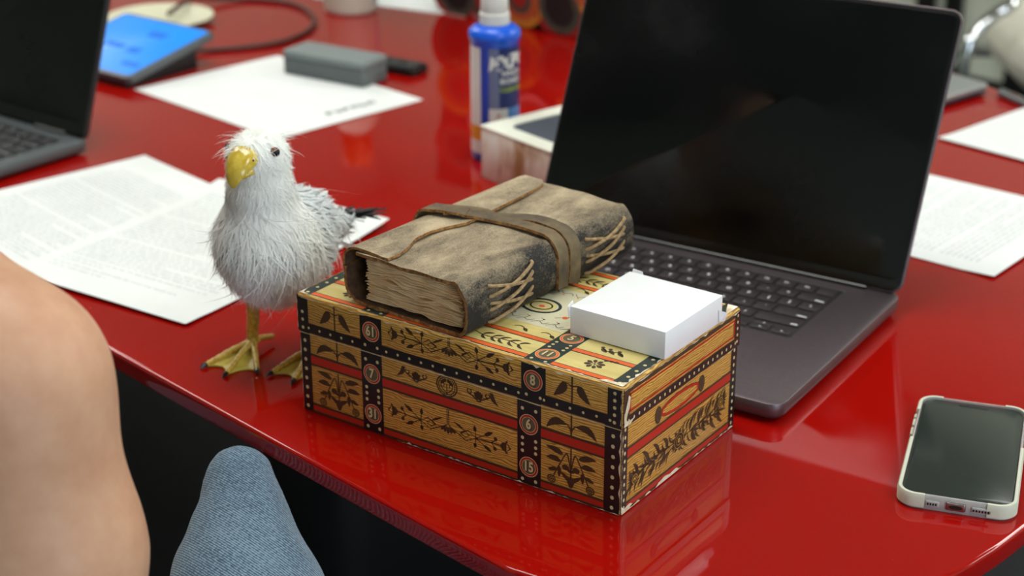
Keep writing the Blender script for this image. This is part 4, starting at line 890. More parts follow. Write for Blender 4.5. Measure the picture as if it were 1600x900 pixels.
# ------------------------------------------------------------------ spray bottle
blue_b = mat('blue_bottle', (16, 92, 220), rough=0.3, spec=.5); white_p = mat('white_plastic', (226, 228, 222), rough=0.4); lab_dark = mat('label_navy', (18, 36, 104), rough=.4); lab_grey = mat('label_grey_blue', (106, 116, 152), rough=.4)
lab_white = mat('label_white', (226, 228, 226), rough=.4); lab_skin = mat('label_hand', (196, 120, 84), rough=.5); lab_green = mat('label_yellow_green', (150, 170, 70), rough=.5); lab_sky = mat('label_sky_blue', (90, 146, 214), rough=.4); lab_or = mat('label_amber', (226, 150, 40), rough=.5)
bt = thing('spray_bottle', 'blue cleaner spray bottle with white pump top, behind the tissue box', 'bottle', (-.017, 1.735, 0))
BR_ = .0252
mb = MB(); mb.lathe([(.020, 0), (.0235, .0008), (BR_, .004), (BR_, .128), (.0268, .1295), (.0274, .134), (.0266, .1385), (.022, .1425), (.0165, .1445), (.0140, .1452)], (0, 0, 0), 48); mb.build('bottle_body', blue_b, bt, smooth=50)
th0 = -PI / 2
def cyl(u, v, l): a = th0 + (u / 1000) / BR_; rr = BR_ + .0001 + l; return (rr * math.cos(a), rr * math.sin(a), v / 1000)
mb = MB(); P = Paint(mb, cyl, .0001)
def cgrid(P, u0, v0, u1, v1, mi, lv):
    n = 12
    for k in range(n): P.rect(u0 + (u1 - u0) * k / n, v0, u0 + (u1 - u0) * (k + 1) / n, v1, mi, lv)
LABM = [lab_dark, lab_grey, lab_white, lab_skin, lab_green, lab_sky, lab_or]
u0, u1 = -6.2, 46
cgrid(P, u0, 60, u1, 124, 0, 1); cgrid(P, u0, 60, 4.5, 124, 1, 2); cgrid(P, u0, 12, u1, 60, 5, 1); cgrid(P, u0, 34, 14, 60, 2, 2); cgrid(P, u0, 8, u1, 14, 2, 2)
P.poly([(-4, 34), (1, 34), (4, 46), (6, 54), (3.6, 55), (1, 48), (-1, 46), (-3, 40)], 3, 4); P.poly([(2, 34), (9, 34), (7, 44), (3, 46)], 3, 4)
def ctext(t, u, v, size, mi, lv, off=0.0, rot=0.0, shear=0.0):
    vs, fs = text_geo(t, size, offset=off, shear=shear); c, q = math.cos(rot), math.sin(rot); P.mb.add([P.fn(u + x * c - y * q, v + x * q + y * c, P.base + P.step * lv) for x, y in vs], fs, mi)
ctext('EXPO', 17.5, 109, 19.5, 2, 5, 1.1, .10, .25); ctext('WHITE', 19, 97, 8, 2, 5, .25); ctext('BOARD', 19, 89, 8, 2, 5, .25); ctext('CLEANER', 20, 80, 7, 4, 5, .3)
mb.build('front_label', LABM, bt, smooth=60, recalc=False)
mb = MB(); P = Paint(mb, cyl, .0001); cgrid(P, -62, 10, -15.5, 124, 2, 1); cgrid(P, -62, 10, -15.5, 40, 6, 2); cgrid(P, -62, 10, -15.5, 24, 2, 3); mb.build('back_label', LABM, bt, smooth=60, recalc=False)
mb = MB(); mb.lathe([(.0150, .1445), (.0158, .1455), (.0158, .156), (.0150, .157)], (0, 0, 0), 32); mb.build('collar', white_p, bt)
mb = MB(); mb.lathe([(.0140, .157), (.0146, .158), (.0142, .170), (.0128, .182), (.0122, .200), (.0115, .2015)], (0, 0, 0), 32); mb.build('pump_head', white_p, bt)
mb = MB(); mb.tube([(0, -.011, .192), (0, -.0145, .192)], .0022, 10); mb.build('nozzle', white_p, bt)

# ------------------------------------------------------------------ tissue box
tis = mat('patterned_card', (226, 224, 208), rough=0.5); r_, nz_, mp_, tc_ = noise_mix(tis, (238, 238, 230), (170, 130, 90), 26, 5, (1, 1, .35), .44, .66); tis_in = mat('dark_box_inside', (70, 76, 88), rough=.8)
e = r_.color_ramp.elements.new(.53); e.color = (*lin((226, 214, 200)), 1)
tisw = mat('white_box_lid', (232, 234, 218), rough=.5); noise_mix(tisw, (228, 230, 214), (238, 238, 226), 20, lo=.3, hi=.7); tisr = mat('amber_card_edge', (214, 170, 70), rough=.5)
ta = Vector((.626, -.78, 0)).normalized()
tb_ = thing('tissue_box', 'square white box with brown marbled sides and an open top, beside the open laptop', 'box', (-.0315, 1.670, 0), math.atan2(ta.y, ta.x))
q = .112; hh = .055
mb = MB(); slab(mb, 0, 0, q, q, .002, 0, hh - .001, .0008); mb.build('box_body', tis, tb_)
mb = MB(); o1 = rrect(-.0006, -.0006, q + .0006, q + .0006, .002, 0, hh - .001, 6); o2 = rrect(-.0006, -.0006, q + .0006, q + .0006, .002, 0, hh + .0004, 6); i2 = rrect(.020, .020, q - .014, q - .012, .012, 0, hh + .0004, 6); i1 = rrect(.020, .020, q - .014, q - .012, .012, 0, hh - .001, 6)
mb.rings([o1, o2, i2, i1, o1], 0, False, False); mb.build('lid_rim', tisw, tb_)
mb = MB(); mb.rings([rrect(.020, .020, q - .014, q - .012, .012, .0002, hh - .0012 + dz, 6) for dz in (0, .0006)]); mb.build('opening', tis_in, tb_)

# ------------------------------------------------------------------ white bottle with orange cap at the far side
oc = mat('orange_plastic', (232, 96, 24), rough=.4); bw = mat('milky_white_plastic', (214, 214, 196), rough=.45)
wbt = thing('white_bottle', 'white bottle cut off by the top edge, left of the blue spray bottle', 'bottle', (-.2265, 2.390, 0))
mb = MB(); mb.lathe([(.034, 0), (.0366, .002), (.0375, .006), (.0375, .150), (.035, .162), (.026, .176), (.018, .186), (.018, .194)], (0, 0, 0), 40); mb.build('bottle_body', bw, wbt, smooth=50)
mb = MB(); mb.lathe([(.0225, .190), (.0232, .191), (.0232, .236), (.021, .240)], (0, 0, 0), 32); mb.build('cap', oc, wbt, smooth=50)
mb = MB(); a0 = -.35
mb.rings([[(.0378 * math.cos(a), .0378 * math.sin(a), z) for a in [a0 + 1.1 * k / 10 for k in range(11)]] for z in (.012, .14)], 0, False, False, False); mb.build('label', mat('pale_blue_label', (150, 164, 206), rough=.5), wbt)

# ------------------------------------------------------------------ patterned bag at the far side
bagm = mat('black_bag_cloth', (18, 12, 12), rough=.8); noise_mix(bagm, (12, 8, 8), (30, 20, 19), 30, lo=.35, hi=.75)
bp_ = mat('dusty_pink_print', (196, 146, 150), rough=.8); by_ = mat('ochre_print', (196, 126, 34), rough=.8); bo_ = mat('rust_print', (178, 80, 38), rough=.8); brd = mat('red_print', (150, 24, 16), rough=.8); bg_ = mat('slate_print', (66, 68, 58), rough=.8)
ba = Vector((.78, -.63, 0)).normalized()
bag = thing('patterned_bag', 'black cloth bag printed with large pink and ochre rings, at the far table side', 'bag', (-.080, 2.362, 0), math.atan2(ba.y, ba.x))
BGL, BGD, BGH = .34, .12, .27
def bagp(u, z): f = z / BGH; return (-.06 * f, BGL + .05 * f, -.012 * math.sin(PI * min(1, f * 1.1)), BGD + .01 * math.sin(PI * f) - .03 * f)
mb = MB(); rings = []
for k in range(10):
    z = BGH * k / 9; xa, xb, ya, yb = bagp(0, z); rings.append(rrect(xa, ya, xb, yb, .03, .006 if k == 0 else 0, max(z, 0.0005), 6))
mb.rings(rings); body = mb
def bagf(u, v, l):
    z = v / 1000; xa, xb, ya, yb = bagp(0, z); return (u / 1000, ya - l, z)
P = Paint(mb, bagf, .0006)
def bigring(u, v, r, cols):
    for k, (f, c) in enumerate(cols): 
        n = 28; rr = r * f
        P.poly([(u + rr * math.cos(2 * PI * j / n), max(2, v + rr * math.sin(2 * PI * j / n))) for j in range(n)], c, 2 + 3 * k)
for u, v in ((60, 28), (150, 120), (292, 60), (70, 150), (240, 180)): bigring(u, v, 34, ((1, 4), (.78, 3), (.5, 1)))
for u, v in ((122, 42), (235, 80), (20, 100), (290, 200)): bigring(u, v, 42, ((1, 2), (.74, 5), (.5, 3), (.3, 1)))
for u, v in ((190, 38), (330, 130), (8, 34), (150, 225), (12, 200)): bigring(u, v, 45, ((1, 1), (.78, 3), (.55, 0)))
mb.build('bag_body', [bagm, brd, by_, bg_, bp_, bo_], bag, smooth=50, recalc=False)
for y in (.0, .09):
    mb = MB(); mb.tube(bez([(.08, y, BGH - .02), (.085, y, BGH + .06), (.12, y, BGH + .12), (.17, y, BGH + .135), (.22, y, BGH + .12), (.255, y, BGH + .06), (.26, y, BGH - .02)], 6), .005, 8); mb.build('handle', bagm, bag)

# ------------------------------------------------------------------ pen
chrome = mat('chrome', (206, 208, 210), rough=0.12, metal=1.0); pen_m = mat('grey_pen', (120, 124, 126), rough=.3, metal=.5)
pn = thing('pen', 'grey ballpoint pen at the right edge beyond the blank sheet', 'pen', (.5765, 1.9555, .0048), math.atan2(-.94, .36))
mb = MB(); mb.tube([(0, 0, 0), (.002, 0, 0), (.09, 0, 0), (.095, 0, 0)], [.002, .0044, .0046, .0044], 14); mb.build('barrel', pen_m, pn)
mb = MB(); mb.tube([(.095, 0, 0), (.118, 0, 0), (.130, 0, 0), (.134, 0, 0)], [.0044, .0036, .0014, .0006], 14); mb.build('tip', chrome, pn)
mb = MB(); mb.box(.002, -.0012, .0044, .040, .0012, .0058); mb.build('clip', chrome, pn, smooth=None)

# ------------------------------------------------------------------ white chair beyond the right end of the table
wseat = mat('white_upholstery', (226, 222, 208), rough=.6); arm_m = mat('grey_arm_pad', (66, 68, 68), rough=.5)
ch = thing('office_chair', 'white upholstered chair with chrome arm frame behind the right end of the table', 'chair', (1.25, 3.13, FLOOR), 0.0)
def puff(mb, x0, y0, x1, y1, r, z0, z1, e):
    n = 6; mb.rings([rrect(x0, y0, x1, y1, r, e * (1 - math.sin(PI / 2 * k / n)), z0 + (z1 - z0) * .5 * (1 - math.cos(PI / 2 * k / n)), 8) for k in range(n + 1)] + [rrect(x0, y0, x1, y1, r, e * (1 - math.cos(PI / 2 * k / n)), z0 + (z1 - z0) * (.5 + .5 * math.sin(PI / 2 * k / n)), 8) for k in range(n + 1)])
mb = MB(); puff(mb, -.34, -.25, .34, .25, .17, .42, .550, .085); mb.build('seat', wseat, ch, smooth=60)
mb = MB(); puff(mb, -.30, .0, .30, .44, .12, 0, .10, .045); o = mb.build('backrest', wseat, ch, smooth=60); o.rotation_euler = (math.radians(96), 0, 0); o.location = (0, .33, .58)
for sx in (-1, 1):
    X = lambda x, y, z: (x * sx, y, z)
    mb = MB(); mb.tube(bez([X(.445, -.15, .012), X(.443, -.15, .30), X(.437, -.14, .50), X(.417, -.13, .548), X(.385, -.12, .578), X(.345, -.10, .600), X(.345, .02, .625), X(.372, .16, .64), X(.372, .30, .65), X(.28, .335, .66)], 7), .012, 12); mb.build('arm_frame', chrome, ch)
    mb = MB(); mb.tube(bez([X(.38, .28, .012), X(.37, .26, .3), X(.32, .22, .44)], 6), .013, 12); mb.build('leg', chrome, ch)
    mb = MB(); mb.tube(bez([X(.348, .02, .640), X(.368, .12, .655), X(.372, .26, .664)], 6), .014, 12); mb.build('arm_pad', arm_m, ch)
for y in (.22, -.15):
    mb = MB(); mb.tube([(-.43, y, .42), (.43, y, .42)], .012, 10); mb.build('cross_bar', chrome, ch)

# ------------------------------------------------------------------ the gull figure
fw = mat('white_feather', (242, 243, 238), rough=.85, sheen=.3); fg = mat('pale_grey_feather', (206, 211, 212), rough=.85, sheen=.3); fdk = mat('slate_feather', (120, 128, 134), rough=.85); fbk = mat('black_feather', (18, 20, 22), rough=.8)
skin_y = mat('yellow_painted_beak', (206, 178, 62), rough=.16, spec=.6); r_, _, _, _ = noise_mix(skin_y, (186, 154, 44), (220, 196, 84), 120, 4, lo=.3, hi=.7)
leg_y = mat('yellow_leg', (196, 156, 44), rough=.35); noise_mix(leg_y, (168, 124, 26), (220, 190, 84), 300, 4, lo=.3, hi=.7, bump=.5)
web_y = mat('yellow_web', (204, 186, 78), rough=.3); noise_mix(web_y, (190, 170, 60), (216, 200, 100), 150, 3, lo=.3, hi=.7)
claw = mat('black_claw', (22, 20, 18), rough=.3); amber = mat('amber_eye', (120, 60, 16), rough=.2, spec=.4); pupil = mat('dark_pupil', (10, 8, 6), rough=.1, spec=.3); dark_line = mat('beak_seam', (84, 66, 16), rough=.5)
GB = Vector((-.19, 1.235, 0))
gull = thing('gull_figure', 'white feathered gull model with yellow beak and webbed feet, left of the trunk', 'bird', tuple(GB))
FH = Vector((-.36, -.933, 0)).normalized(); FS = Vector((-FH.y, FH.x, 0)) * -1     # head direction and its right-hand side in the picture
FB = Vector((-.5, -.866, 0)).normalized()                                         # chest direction
body_prims = [('e', (.002, -.008, .094), (.0365, .036, .040), None, .02), ('e', (.014, .012, .088), (.034, .036, .033), None, .02), ('e', (.018, .026, .100), (.024, .032, .028), None, .02),
              ('c', (.024, .036, .098), .022, (.046, .066, .088), .011, .02), ('c', (.000, -.011, .115), .032, (.0005, -.016, .148), .0225, .022),
              ('c', (.0008, -.017, .150), .0215, (.0015, -.019, .170), .0200, .012), ('e', (.0015, -.0185, .1750), (.0205, .0215, .0175), None, .01), ('e', (-.005, -.030, .1755), (.0125, .0120, .0120), None, .01)]
gb = sdf_obj('body', body_prims, .0028, fw, gull, smooth_it=1)
# feathers: thin curved vanes grown from the body surface
gme = gb.data; nv = len(gme.vertices)
co = np.empty(nv * 3); gme.vertices.foreach_get('co', co); co = co.reshape(-1, 3); no = np.empty(nv * 3); gme.vertices.foreach_get('normal', no); no = no.reshape(-1, 3)
gme.calc_loop_triangles(); tri = np.array([t.vertices[:] for t in gme.loop_triangles])
ar = np.linalg.norm(np.cross(co[tri[:, 1]] - co[tri[:, 0]], co[tri[:, 2]] - co[tri[:, 0]]), axis=1); ar /= ar.sum()
def strands(name, m, count, pick, length, width, lift, seed, flow, seg=4, curlr=.35):
    r = np.random.default_rng(seed); mb = MB(); made = 0
    while made < count:
        ti = r.choice(len(tri), p=ar); w3 = r.dirichlet((1, 1, 1)); p = Vector(w3 @ co[tri[ti]]); n = Vector(w3 @ no[tri[ti]]).normalized()
        if not pick(p, r): continue
        d = flow(p, r); d = (d - n * d.dot(n)); d = d.normalized() if d.length > 1e-5 else Vector((0, 0, -1)); sd = n.cross(d).normalized()
        d = (d + sd * r.normal(0, curlr * .6)).normalized(); sd = n.cross(d).normalized(); L = length(p) * (0.6 + .8 * r.random()); wd = width(p) * (0.6 + .8 * r.random()); lf = lift(p) * (.3 + 1.2 * r.random()); cu = r.normal(0, curlr)
        A = []; Bq = []
        for k in range(seg + 1):
            t = k / seg; c = p + d * L * t + sd * L * cu * t * t + n * (lf * L * (t - .55 * t * t) + .0003) ; ww = wd * (1 - t) ** .7 * .5 if k else wd * .35
            A.append(c + sd * ww); Bq.append(c - sd * ww)
        tip = A[-1]; vs = A[:-1] + Bq[:-1] + [tip]; fs = [(k, k + 1, seg + k + 1, seg + k) for k in range(seg - 1)] + [(seg - 1, 2 * seg, 2 * seg - 1)]
        mb.add(vs, fs, 0); made += 1
    o = mb.build(name, m, gull, smooth=180, recalc=False); o['kind'] = 'stuff'; return o
BACK = -FB
def flow_body(p, r):
    head = max(0, min(1, (p.z - .150) / .02)); f = Vector((0, 0, -1)) + BACK * .35
    out = Vector((p.x - .002, p.y + .018, 0)); return f * (1 - head) + (Vector((0, 0, -.5)) + out * 30 - FH * .6) * head
nobeak = lambda p: (Vector((p.x + .006, p.y + .034, p.z - .175))).length > .0115
strands('head_feathers', fw, 2600, lambda p, r: p.z > .145 and nobeak(p), lambda p: .0062, lambda p: .0006, lambda p: .55, 11, flow_body, 3, .7)
strands('crest_tufts', fw, 60, lambda p, r: p.z > .180 and abs(p.x - .001) > .008, lambda p: .014, lambda p: .0006, lambda p: .9, 12, lambda p, r: Vector((p.x * 3, p.y * .5, .012 * r.random())), 4)
wingside = lambda p: (p.x * FB.y * -1 + p.y * FB.x)      # unused sign helper
def greyness(p):
    back = Vector((p.x, p.y + .006, 0)).dot(BACK); return back > .014 and p.z > .072 and p.z < .14
strands('breast_feathers', fw, 4200, lambda p, r: p.z < .152 and not greyness(p) and p.z > .056, lambda p: .019 if p.z < .14 else .011, lambda p: .0014, lambda p: .13, 13, flow_body, 5, .34)
strands('breast_wisps', fw, 260, lambda p, r: p.z < .145 and p.z > .06, lambda p: .027, lambda p: .0012, lambda p: .16, 23, flow_body, 6, .6)
strands('belly_down', fw, 160, lambda p, r: p.z < .066, lambda p: .011, lambda p: .0006, lambda p: .5, 14, lambda p, r: Vector((r.normal(), r.normal(), -1)), 4, .8)
strands('back_feathers', fg, 1500, lambda p, r: greyness(p), lambda p: .015, lambda p: .0026, lambda p: .30, 15, lambda p, r: BACK + Vector((0, 0, -.55)), 4, .3)
# folded wings: a padded shape with rows of vanes
def vane(mb, a, d, n, L, wd, mi=0, curl=0.0, seg=7):
    a = Vector(a); d = Vector(d).normalized(); n = Vector(n); s = n.cross(d).normalized(); n = d.cross(s); A = []; Bq = []; M = []
    for k in range(seg + 1):
        t = k / seg; c = a + d * L * t + s * curl * L * t * t; h = wd / 2 * min(1, .35 + 3 * t) * (1 - max(0, t - .55) ** 2 / .2025 * .97)
        A.append(c + s * h - n * .0004); Bq.append(c - s * h - n * .0004); M.append(c + n * .0003)
    o = len(mb.v); mb.v += [tuple(p) for q in zip(A, M, Bq) for p in q]
    for k in range(seg):
        b = o + 3 * k
        for j in (0, 1): mb.f.append((b + j, b + j + 1, b + j + 4, b + j + 3)); mb.m.append(mi)
LAT = Vector((-FB.y, FB.x, 0)).normalized()               # towards the picture's right
for sg in (1, -1):
    side = LAT * sg
    mb = MB(); r = random.Random(40 + sg)
    cw = Vector((.013, .014, .100)) + side * .027
    for row in range(4):
        for k in range(7):
            a = cw + BACK * (-.016 + .011 * row) + Vector((0, 0, .024 - .0065 * k)) + side * (.004 + .003 * math.sin(PI * k / 6) - row * .0035)
            d = BACK + Vector((0, 0, -.50 + .10 * row + r.uniform(-.1, .1))) - side * (.08 + .10 * row); n = side + Vector((0, 0, .5))
            vane(mb, a, d, n, .022 + .003 * row + r.uniform(0, .005), .0075, r.choice((0, 0, 1)), r.uniform(-.12, .12))
    mb.build('wing', [fw, fg], gull, smooth=180, recalc=False)
mb = MB(); r = random.Random(9)
for k in range(9):
    vane(mb, (.040 + .0015 * (k - 4), .056 + .001 * abs(k - 4), .082 - .0014 * abs(k - 4)), Vector((.56, .80, -.36 - .05 * k)) + LAT * (.06 * (k - 4)), (0, 0, 1), .040 + r.uniform(0, .006), .010, 0 if k % 3 else 1, r.uniform(-.1, .1))
mb.build('tail', [fw, fg], gull, smooth=180, recalc=False)
mb = MB()
for k in range(26):
    vane(mb, (.0535 + .0006 * (k - 13), .077 + .0002 * k, .0925 - .0008 * (k % 6)), Vector((.62, .74, -.16 + r.uniform(-.40, .30))) + LAT * (.03 * (k - 13)), (0, 0, 1), .018 + r.uniform(0, .013), .0064, 0, r.uniform(-.6, .6))
mb.build('black_tail_tips', fbk, gull, smooth=180, recalc=False)
mb = MB()
for k in range(5): vane(mb, (.033 + .003 * k, .048 + .002 * k, .099 - .001 * k), Vector((.6, .75, -.10 - .05 * k)), (0, 0, 1), .030, .008, 0, .1)
mb.build('grey_tail_coverts', fdk, gull, smooth=180, recalc=False)
# beak: two halves lofted along a curved axis
def beak(path, hs, ws, m, name, dip):
    mb = MB(); rings = []
    for (a, z), hh_, ww in zip(path, hs, ws):
        c = Vector((.0005, -.0185, 0)) + FH * a; ring = []
        for k in range(16):
            an = 2 * PI * k / 16; y = math.sin(an); sh = (1 if y > 0 else dip)
            ring.append(Vector((c.x, c.y, z)) - FS * ww * math.cos(an) + Vector((0, 0, hh_ * y * sh)))
        rings.append(ring)
    mb.rings(rings); return mb.build(name, m, gull, smooth=60)
up = beak([(.010, .1775), (.016, .1785), (.0215, .1782), (.027, .1765), (.032, .1735), (.0358, .1698), (.0378, .1658), (.0380, .1622)], [.0095, .0100, .0098, .0090, .0078, .0062, .0040, .0014], [.0130, .0132, .0124, .0110, .0092, .0070, .0044, .0016], skin_y, 'upper_beak', .75)
beak([(.010, .1725), (.017, .1718), (.023, .1705), (.028, .1690), (.0315, .1675)], [.0050, .0050, .0046, .0038, .0014], [.0132, .0126, .0104, .0076, .0030], skin_y, 'lower_beak', 1.0)
for sg in (1, -1):
    c = Vector((.0005, -.0185, .1800)) + FH * .0250 + FS * sg * -.0106
    mb = MB(); mb.lathe([(.0, -.0009), (.0009, -.0006), (.0011, 0), (.0009, .0006), (0, .0009)], (0, 0, 0), 10); o = mb.build('nostril', dark_line, gull); o.location = c
for sg in (1, -1):
    c = Vector((.0015, -.0185, .1822)) + FH * .0085 + FS * sg * -.0186
    mb = MB(); mb.lathe([(.0038 * math.sin(PI * k / 10), -.0038 * math.cos(PI * k / 10)) for k in range(11)], (0, 0, 0), 20); o = mb.build('eye', amber, gull); o.location = c
    q = FH * .55 + FS * sg * -.83; mb = MB(); mb.lathe([(.0031 * math.sin(PI * k / 8), -.0031 * math.cos(PI * k / 8)) for k in range(9)], (0, 0, 0), 16); pu = mb.build('pupil', pupil, o); pu.location = q.normalized() * .0014
# legs and webbed feet
def foot(top, heel, toes, hind, legname='leg'):
    top = Vector(top); heel = Vector(heel)
    mb = MB(); r = random.Random(3); pts = bez([top, top * .5 + heel * .5 + Vector((.0006, 0, 0)), heel + Vector((0, 0, .018)), heel + Vector((0, 0, .009))], 8)
    mb.tube(pts, [.0052 - .0010 * k / (len(pts) - 1) + .00035 * (k % 2) + (.0016 * max(0, k - len(pts) + 5) / 4) for k in range(len(pts))], 12); lg = mb.build('leg', leg_y, gull, smooth=70)
    tv = [Vector((t[0], t[1], .0026)) for t in toes]; h0 = heel + Vector((0, 0, .0085))
    for t in tv + [Vector((hind[0], hind[1], .006))]:
        mb = MB(); isH = t.z > .005; pp = bez([h0, h0 * .6 + t * .4 + Vector((0, 0, .0015)), t * .8 + h0 * .2 + Vector((0, 0, .0004)), t], 5); mb.tube(pp, [(.0036 if k < 3 else .0026) - .0008 * k / len(pp) + .00045 * (k % 2) for k in range(len(pp))], 10); mb.build('toe', leg_y, lg, smooth=70)
        if not isH:
            d = (t - h0); d.z = 0; d.normalize(); mb = MB(); mb.tube([t - d * .0005, t + d * .003 + Vector((0, 0, .0002)), t + d * .0062 + Vector((0, 0, -.0014))], [.0020, .0016, .0004], 8); mb.build('claw', claw, lg)
    mb = MB()
    for a, b in zip(tv, tv[1:]):
        n = 7; g0 = []; g1 = []
        for i in range(n + 1):
            u = i / n; e = a * (1 - u) + b * u; e = e + (h0 - e) * (.16 * 4 * u * (1 - u)); rowp = [h0 + (e - h0) * (j / 8) for j in range(9)]
            g0.append([Vector((p.x, p.y, max(.0012, p.z * (1 - .35 * math.sin(PI * u)) - .0006))) for p in rowp]); g1.append([Vector((p.x, p.y, max(.0002, p.z * (1 - .35 * math.sin(PI * u)) - .0018))) for p in rowp])
        o = len(mb.v); m1 = 9
        mb.v += [tuple(p) for r_ in g0 for p in r_] + [tuple(p) for r_ in g1 for p in r_]; N = (n + 1) * m1
        for i in range(n):
            for j in range(8):
                q = (o + i * m1 + j, o + i * m1 + j + 1, o + (i + 1) * m1 + j + 1, o + (i + 1) * m1 + j); mb.f += [q, tuple(N + x for x in q[::-1])]; mb.m += [0, 0]
        for i in range(n): q = (o + i * m1 + 8, o + (i + 1) * m1 + 8); mb.f.append((q[0], q[1], q[1] + N, q[0] + N)); mb.m.append(0)
    mb.build('web', web_y, lg, smooth=70, recalc=False)
foot((-.0145, .005, .064), (-.0170, .0110, 0), [(-.0500, -.0185), (-.0320, -.0345), (-.0090, -.0285)], (-.0035, .0270))
foot((.030, .002, .064), (.0330, -.0010, 0), [(.0035, -.0335), (.0220, -.0470), (.0420, -.0400)], (.0480, .0150))

# ------------------------------------------------------------------ person seated at the near side (bare right shoulder and jeans knee in view)
skin = mat('skin', (204, 158, 130), rough=.5, spec=.35, sss=.12); rs, nzs, mps, tcs = noise_mix(skin, (196, 146, 116), (210, 164, 134), 30, 4, lo=.35, hi=.7)
denim = mat('blue_denim', (66, 96, 128), rough=.9, sheen=.2)
def _denim():
    n, l, b = nodes(denim); tc = n.new('ShaderNodeTexCoord'); w1 = n.new('ShaderNodeTexWave'); w1.inputs['Scale'].default_value = 230; w1.bands_direction = 'DIAGONAL'; w1.inputs['Distortion'].default_value = 1.5; w1.inputs['Detail'].default_value = 2
    n1 = n.new('ShaderNodeTexNoise'); n1.inputs['Scale'].default_value = 480; n1.inputs['Detail'].default_value = 2; n2 = n.new('ShaderNodeTexNoise'); n2.inputs['Scale'].default_value = 14
    m1 = n.new('ShaderNodeMath'); m1.operation = 'MULTIPLY_ADD'; m1.inputs[1].default_value = .45; m2 = n.new('ShaderNodeMath'); m2.operation = 'MULTIPLY_ADD'; m2.inputs[1].default_value = .6
    r = n.new('ShaderNodeValToRGB'); e = r.color_ramp.elements; e[0].position = .35; e[0].color = (*lin((26, 46, 66)), 1); e[1].position = .98; e[1].color = (*lin((124, 148, 164)), 1); x = e.new(.66); x.color = (*lin((60, 88, 112)), 1)
    for q in (w1, n1, n2): l.new(tc.outputs['Object'], q.inputs['Vector'])
    l.new(w1.outputs[0], m1.inputs[0]); l.new(n1.outputs[0], m1.inputs[2]); l.new(n2.outputs[0], m2.inputs[0]); l.new(m1.outputs[0], m2.inputs[2])
    sb = n.new('ShaderNodeMath'); sb.operation = 'SUBTRACT'; sb.inputs[1].default_value = .28; l.new(m2.outputs[0], sb.inputs[0]); l.new(sb.outputs[0], r.inputs[0]); l.new(r.outputs[0], b.inputs['Base Color'])
    bp = n.new('ShaderNodeBump'); bp.inputs['Strength'].default_value = .5; bp.inputs['Distance'].default_value = .0006; l.new(m1.outputs[0], bp.inputs['Height']); l.new(bp.outputs[0], b.inputs['Normal'])
_denim()
top_cloth = mat('charcoal_top', (38, 38, 42), rough=.9); hairm = mat('brown_hair', (58, 38, 26), rough=.5); shoe_m = mat('white_shoe', (200, 200, 196), rough=.6); lipm = mat('lips', (170, 92, 84), rough=.4); eyew = mat('eye_white', (235, 235, 230), rough=.2); irism = mat('brown_iris', (64, 40, 24), rough=.1)
pr = thing('person', 'person leaning at the table edge, bare shoulder at the left, knee in blue jeans', 'person', (-.44, .93, FLOOR))
PO = Vector((-.44, .93, FLOOR))
def L(x, y, z): return (x - PO.x, y - PO.y, z - PO.z)          # world -> person space
f2 = E2.copy()                                                 # the way the person faces
SR = Vector((-.283, .842, .168)); SLft = Vector((-.545, 1.125, .190))
neck = Vector((-.425, .965, .24)); chest = Vector((-.435, .955, .08)); waist = Vector((-.465, .84, -.08)); hip = Vector((-.485, .715, -.20))
hd = Vector((-.405, .985, .42))
W = lambda v: L(v.x, v.y, v.z)
ax_l = (SLft - SR).normalized(); up_ = Vector((0, 0, 1)); Mb = np.array([list(ax_l), list(Vector((ax_l.y, -ax_l.x, 0)).normalized()), [0, 0, 1]]).T
elR = Vector((-.258, .800, -.085)); wrR = Vector((-.405, .925, -.085)); elL = Vector((-.62, 1.16, -.07)); wrL = Vector((-.50, 1.02, -.075))
prims = [('e', W(chest), (.152, .098, .155), Mb, .04), ('e', W(waist), (.130, .092, .15), Mb, .04), ('e', W(hip), (.165, .118, .11), Mb, .04),
         ('c', W(SR), .060, W(SR * .45 + neck * .55 + Vector((0, 0, .0))), .050, .03), ('c', W(SLft), .060, W(SLft * .45 + neck * .55), .050, .03),
         ('c', W(SR + Vector((.001, -.002, -.005))), .0605, W(SR + Vector((.017, -.012, -.10))), .0565, .02), ('c', W(SR + Vector((.017, -.012, -.10))), .0555, W(elR), .042, .02), ('c', W(elR), .042, W(wrR), .026, .015),
         ('c', W(SLft), .060, W(elL), .042, .02), ('c', W(elL), .042, W(wrL), .026, .015),
         ('c', W(neck), .056, W(neck + Vector((.012, .012, .09))), .050, .03),
         ('e', W(hd + Vector((0, 0, .02))), (.074, .092, .088), Mb, .02), ('e', W(hd + f2 * .030 + Vector((0, 0, -.050))), (.056, .060, .062), Mb, .025),
         ('c', W(hd + f2 * .092 + Vector((0, 0, .012))), .008, W(hd + f2 * .108 + Vector((0, 0, -.022))), .012, .01),
         ('c', W(hd + f2 * .086 + Vector((0, 0, -.058))), .011, W(hd + f2 * .088 + Vector((0, 0, -.072))), .010, .01)]
side_h = Vector((ax_l.x, ax_l.y, 0)).normalized()
for sg in (-1, 1):
    prims.append(('e', W(hd + side_h * sg * .077 + Vector((0, 0, -.005))), (.010, .018, .030), Mb, .006))
    prims.append(('c', W(hd + f2 * .078 + side_h * sg * .015 + Vector((0, 0, .034))), .008, W(hd + f2 * .066 + side_h * sg * .052 + Vector((0, 0, .032))), .007, .012))
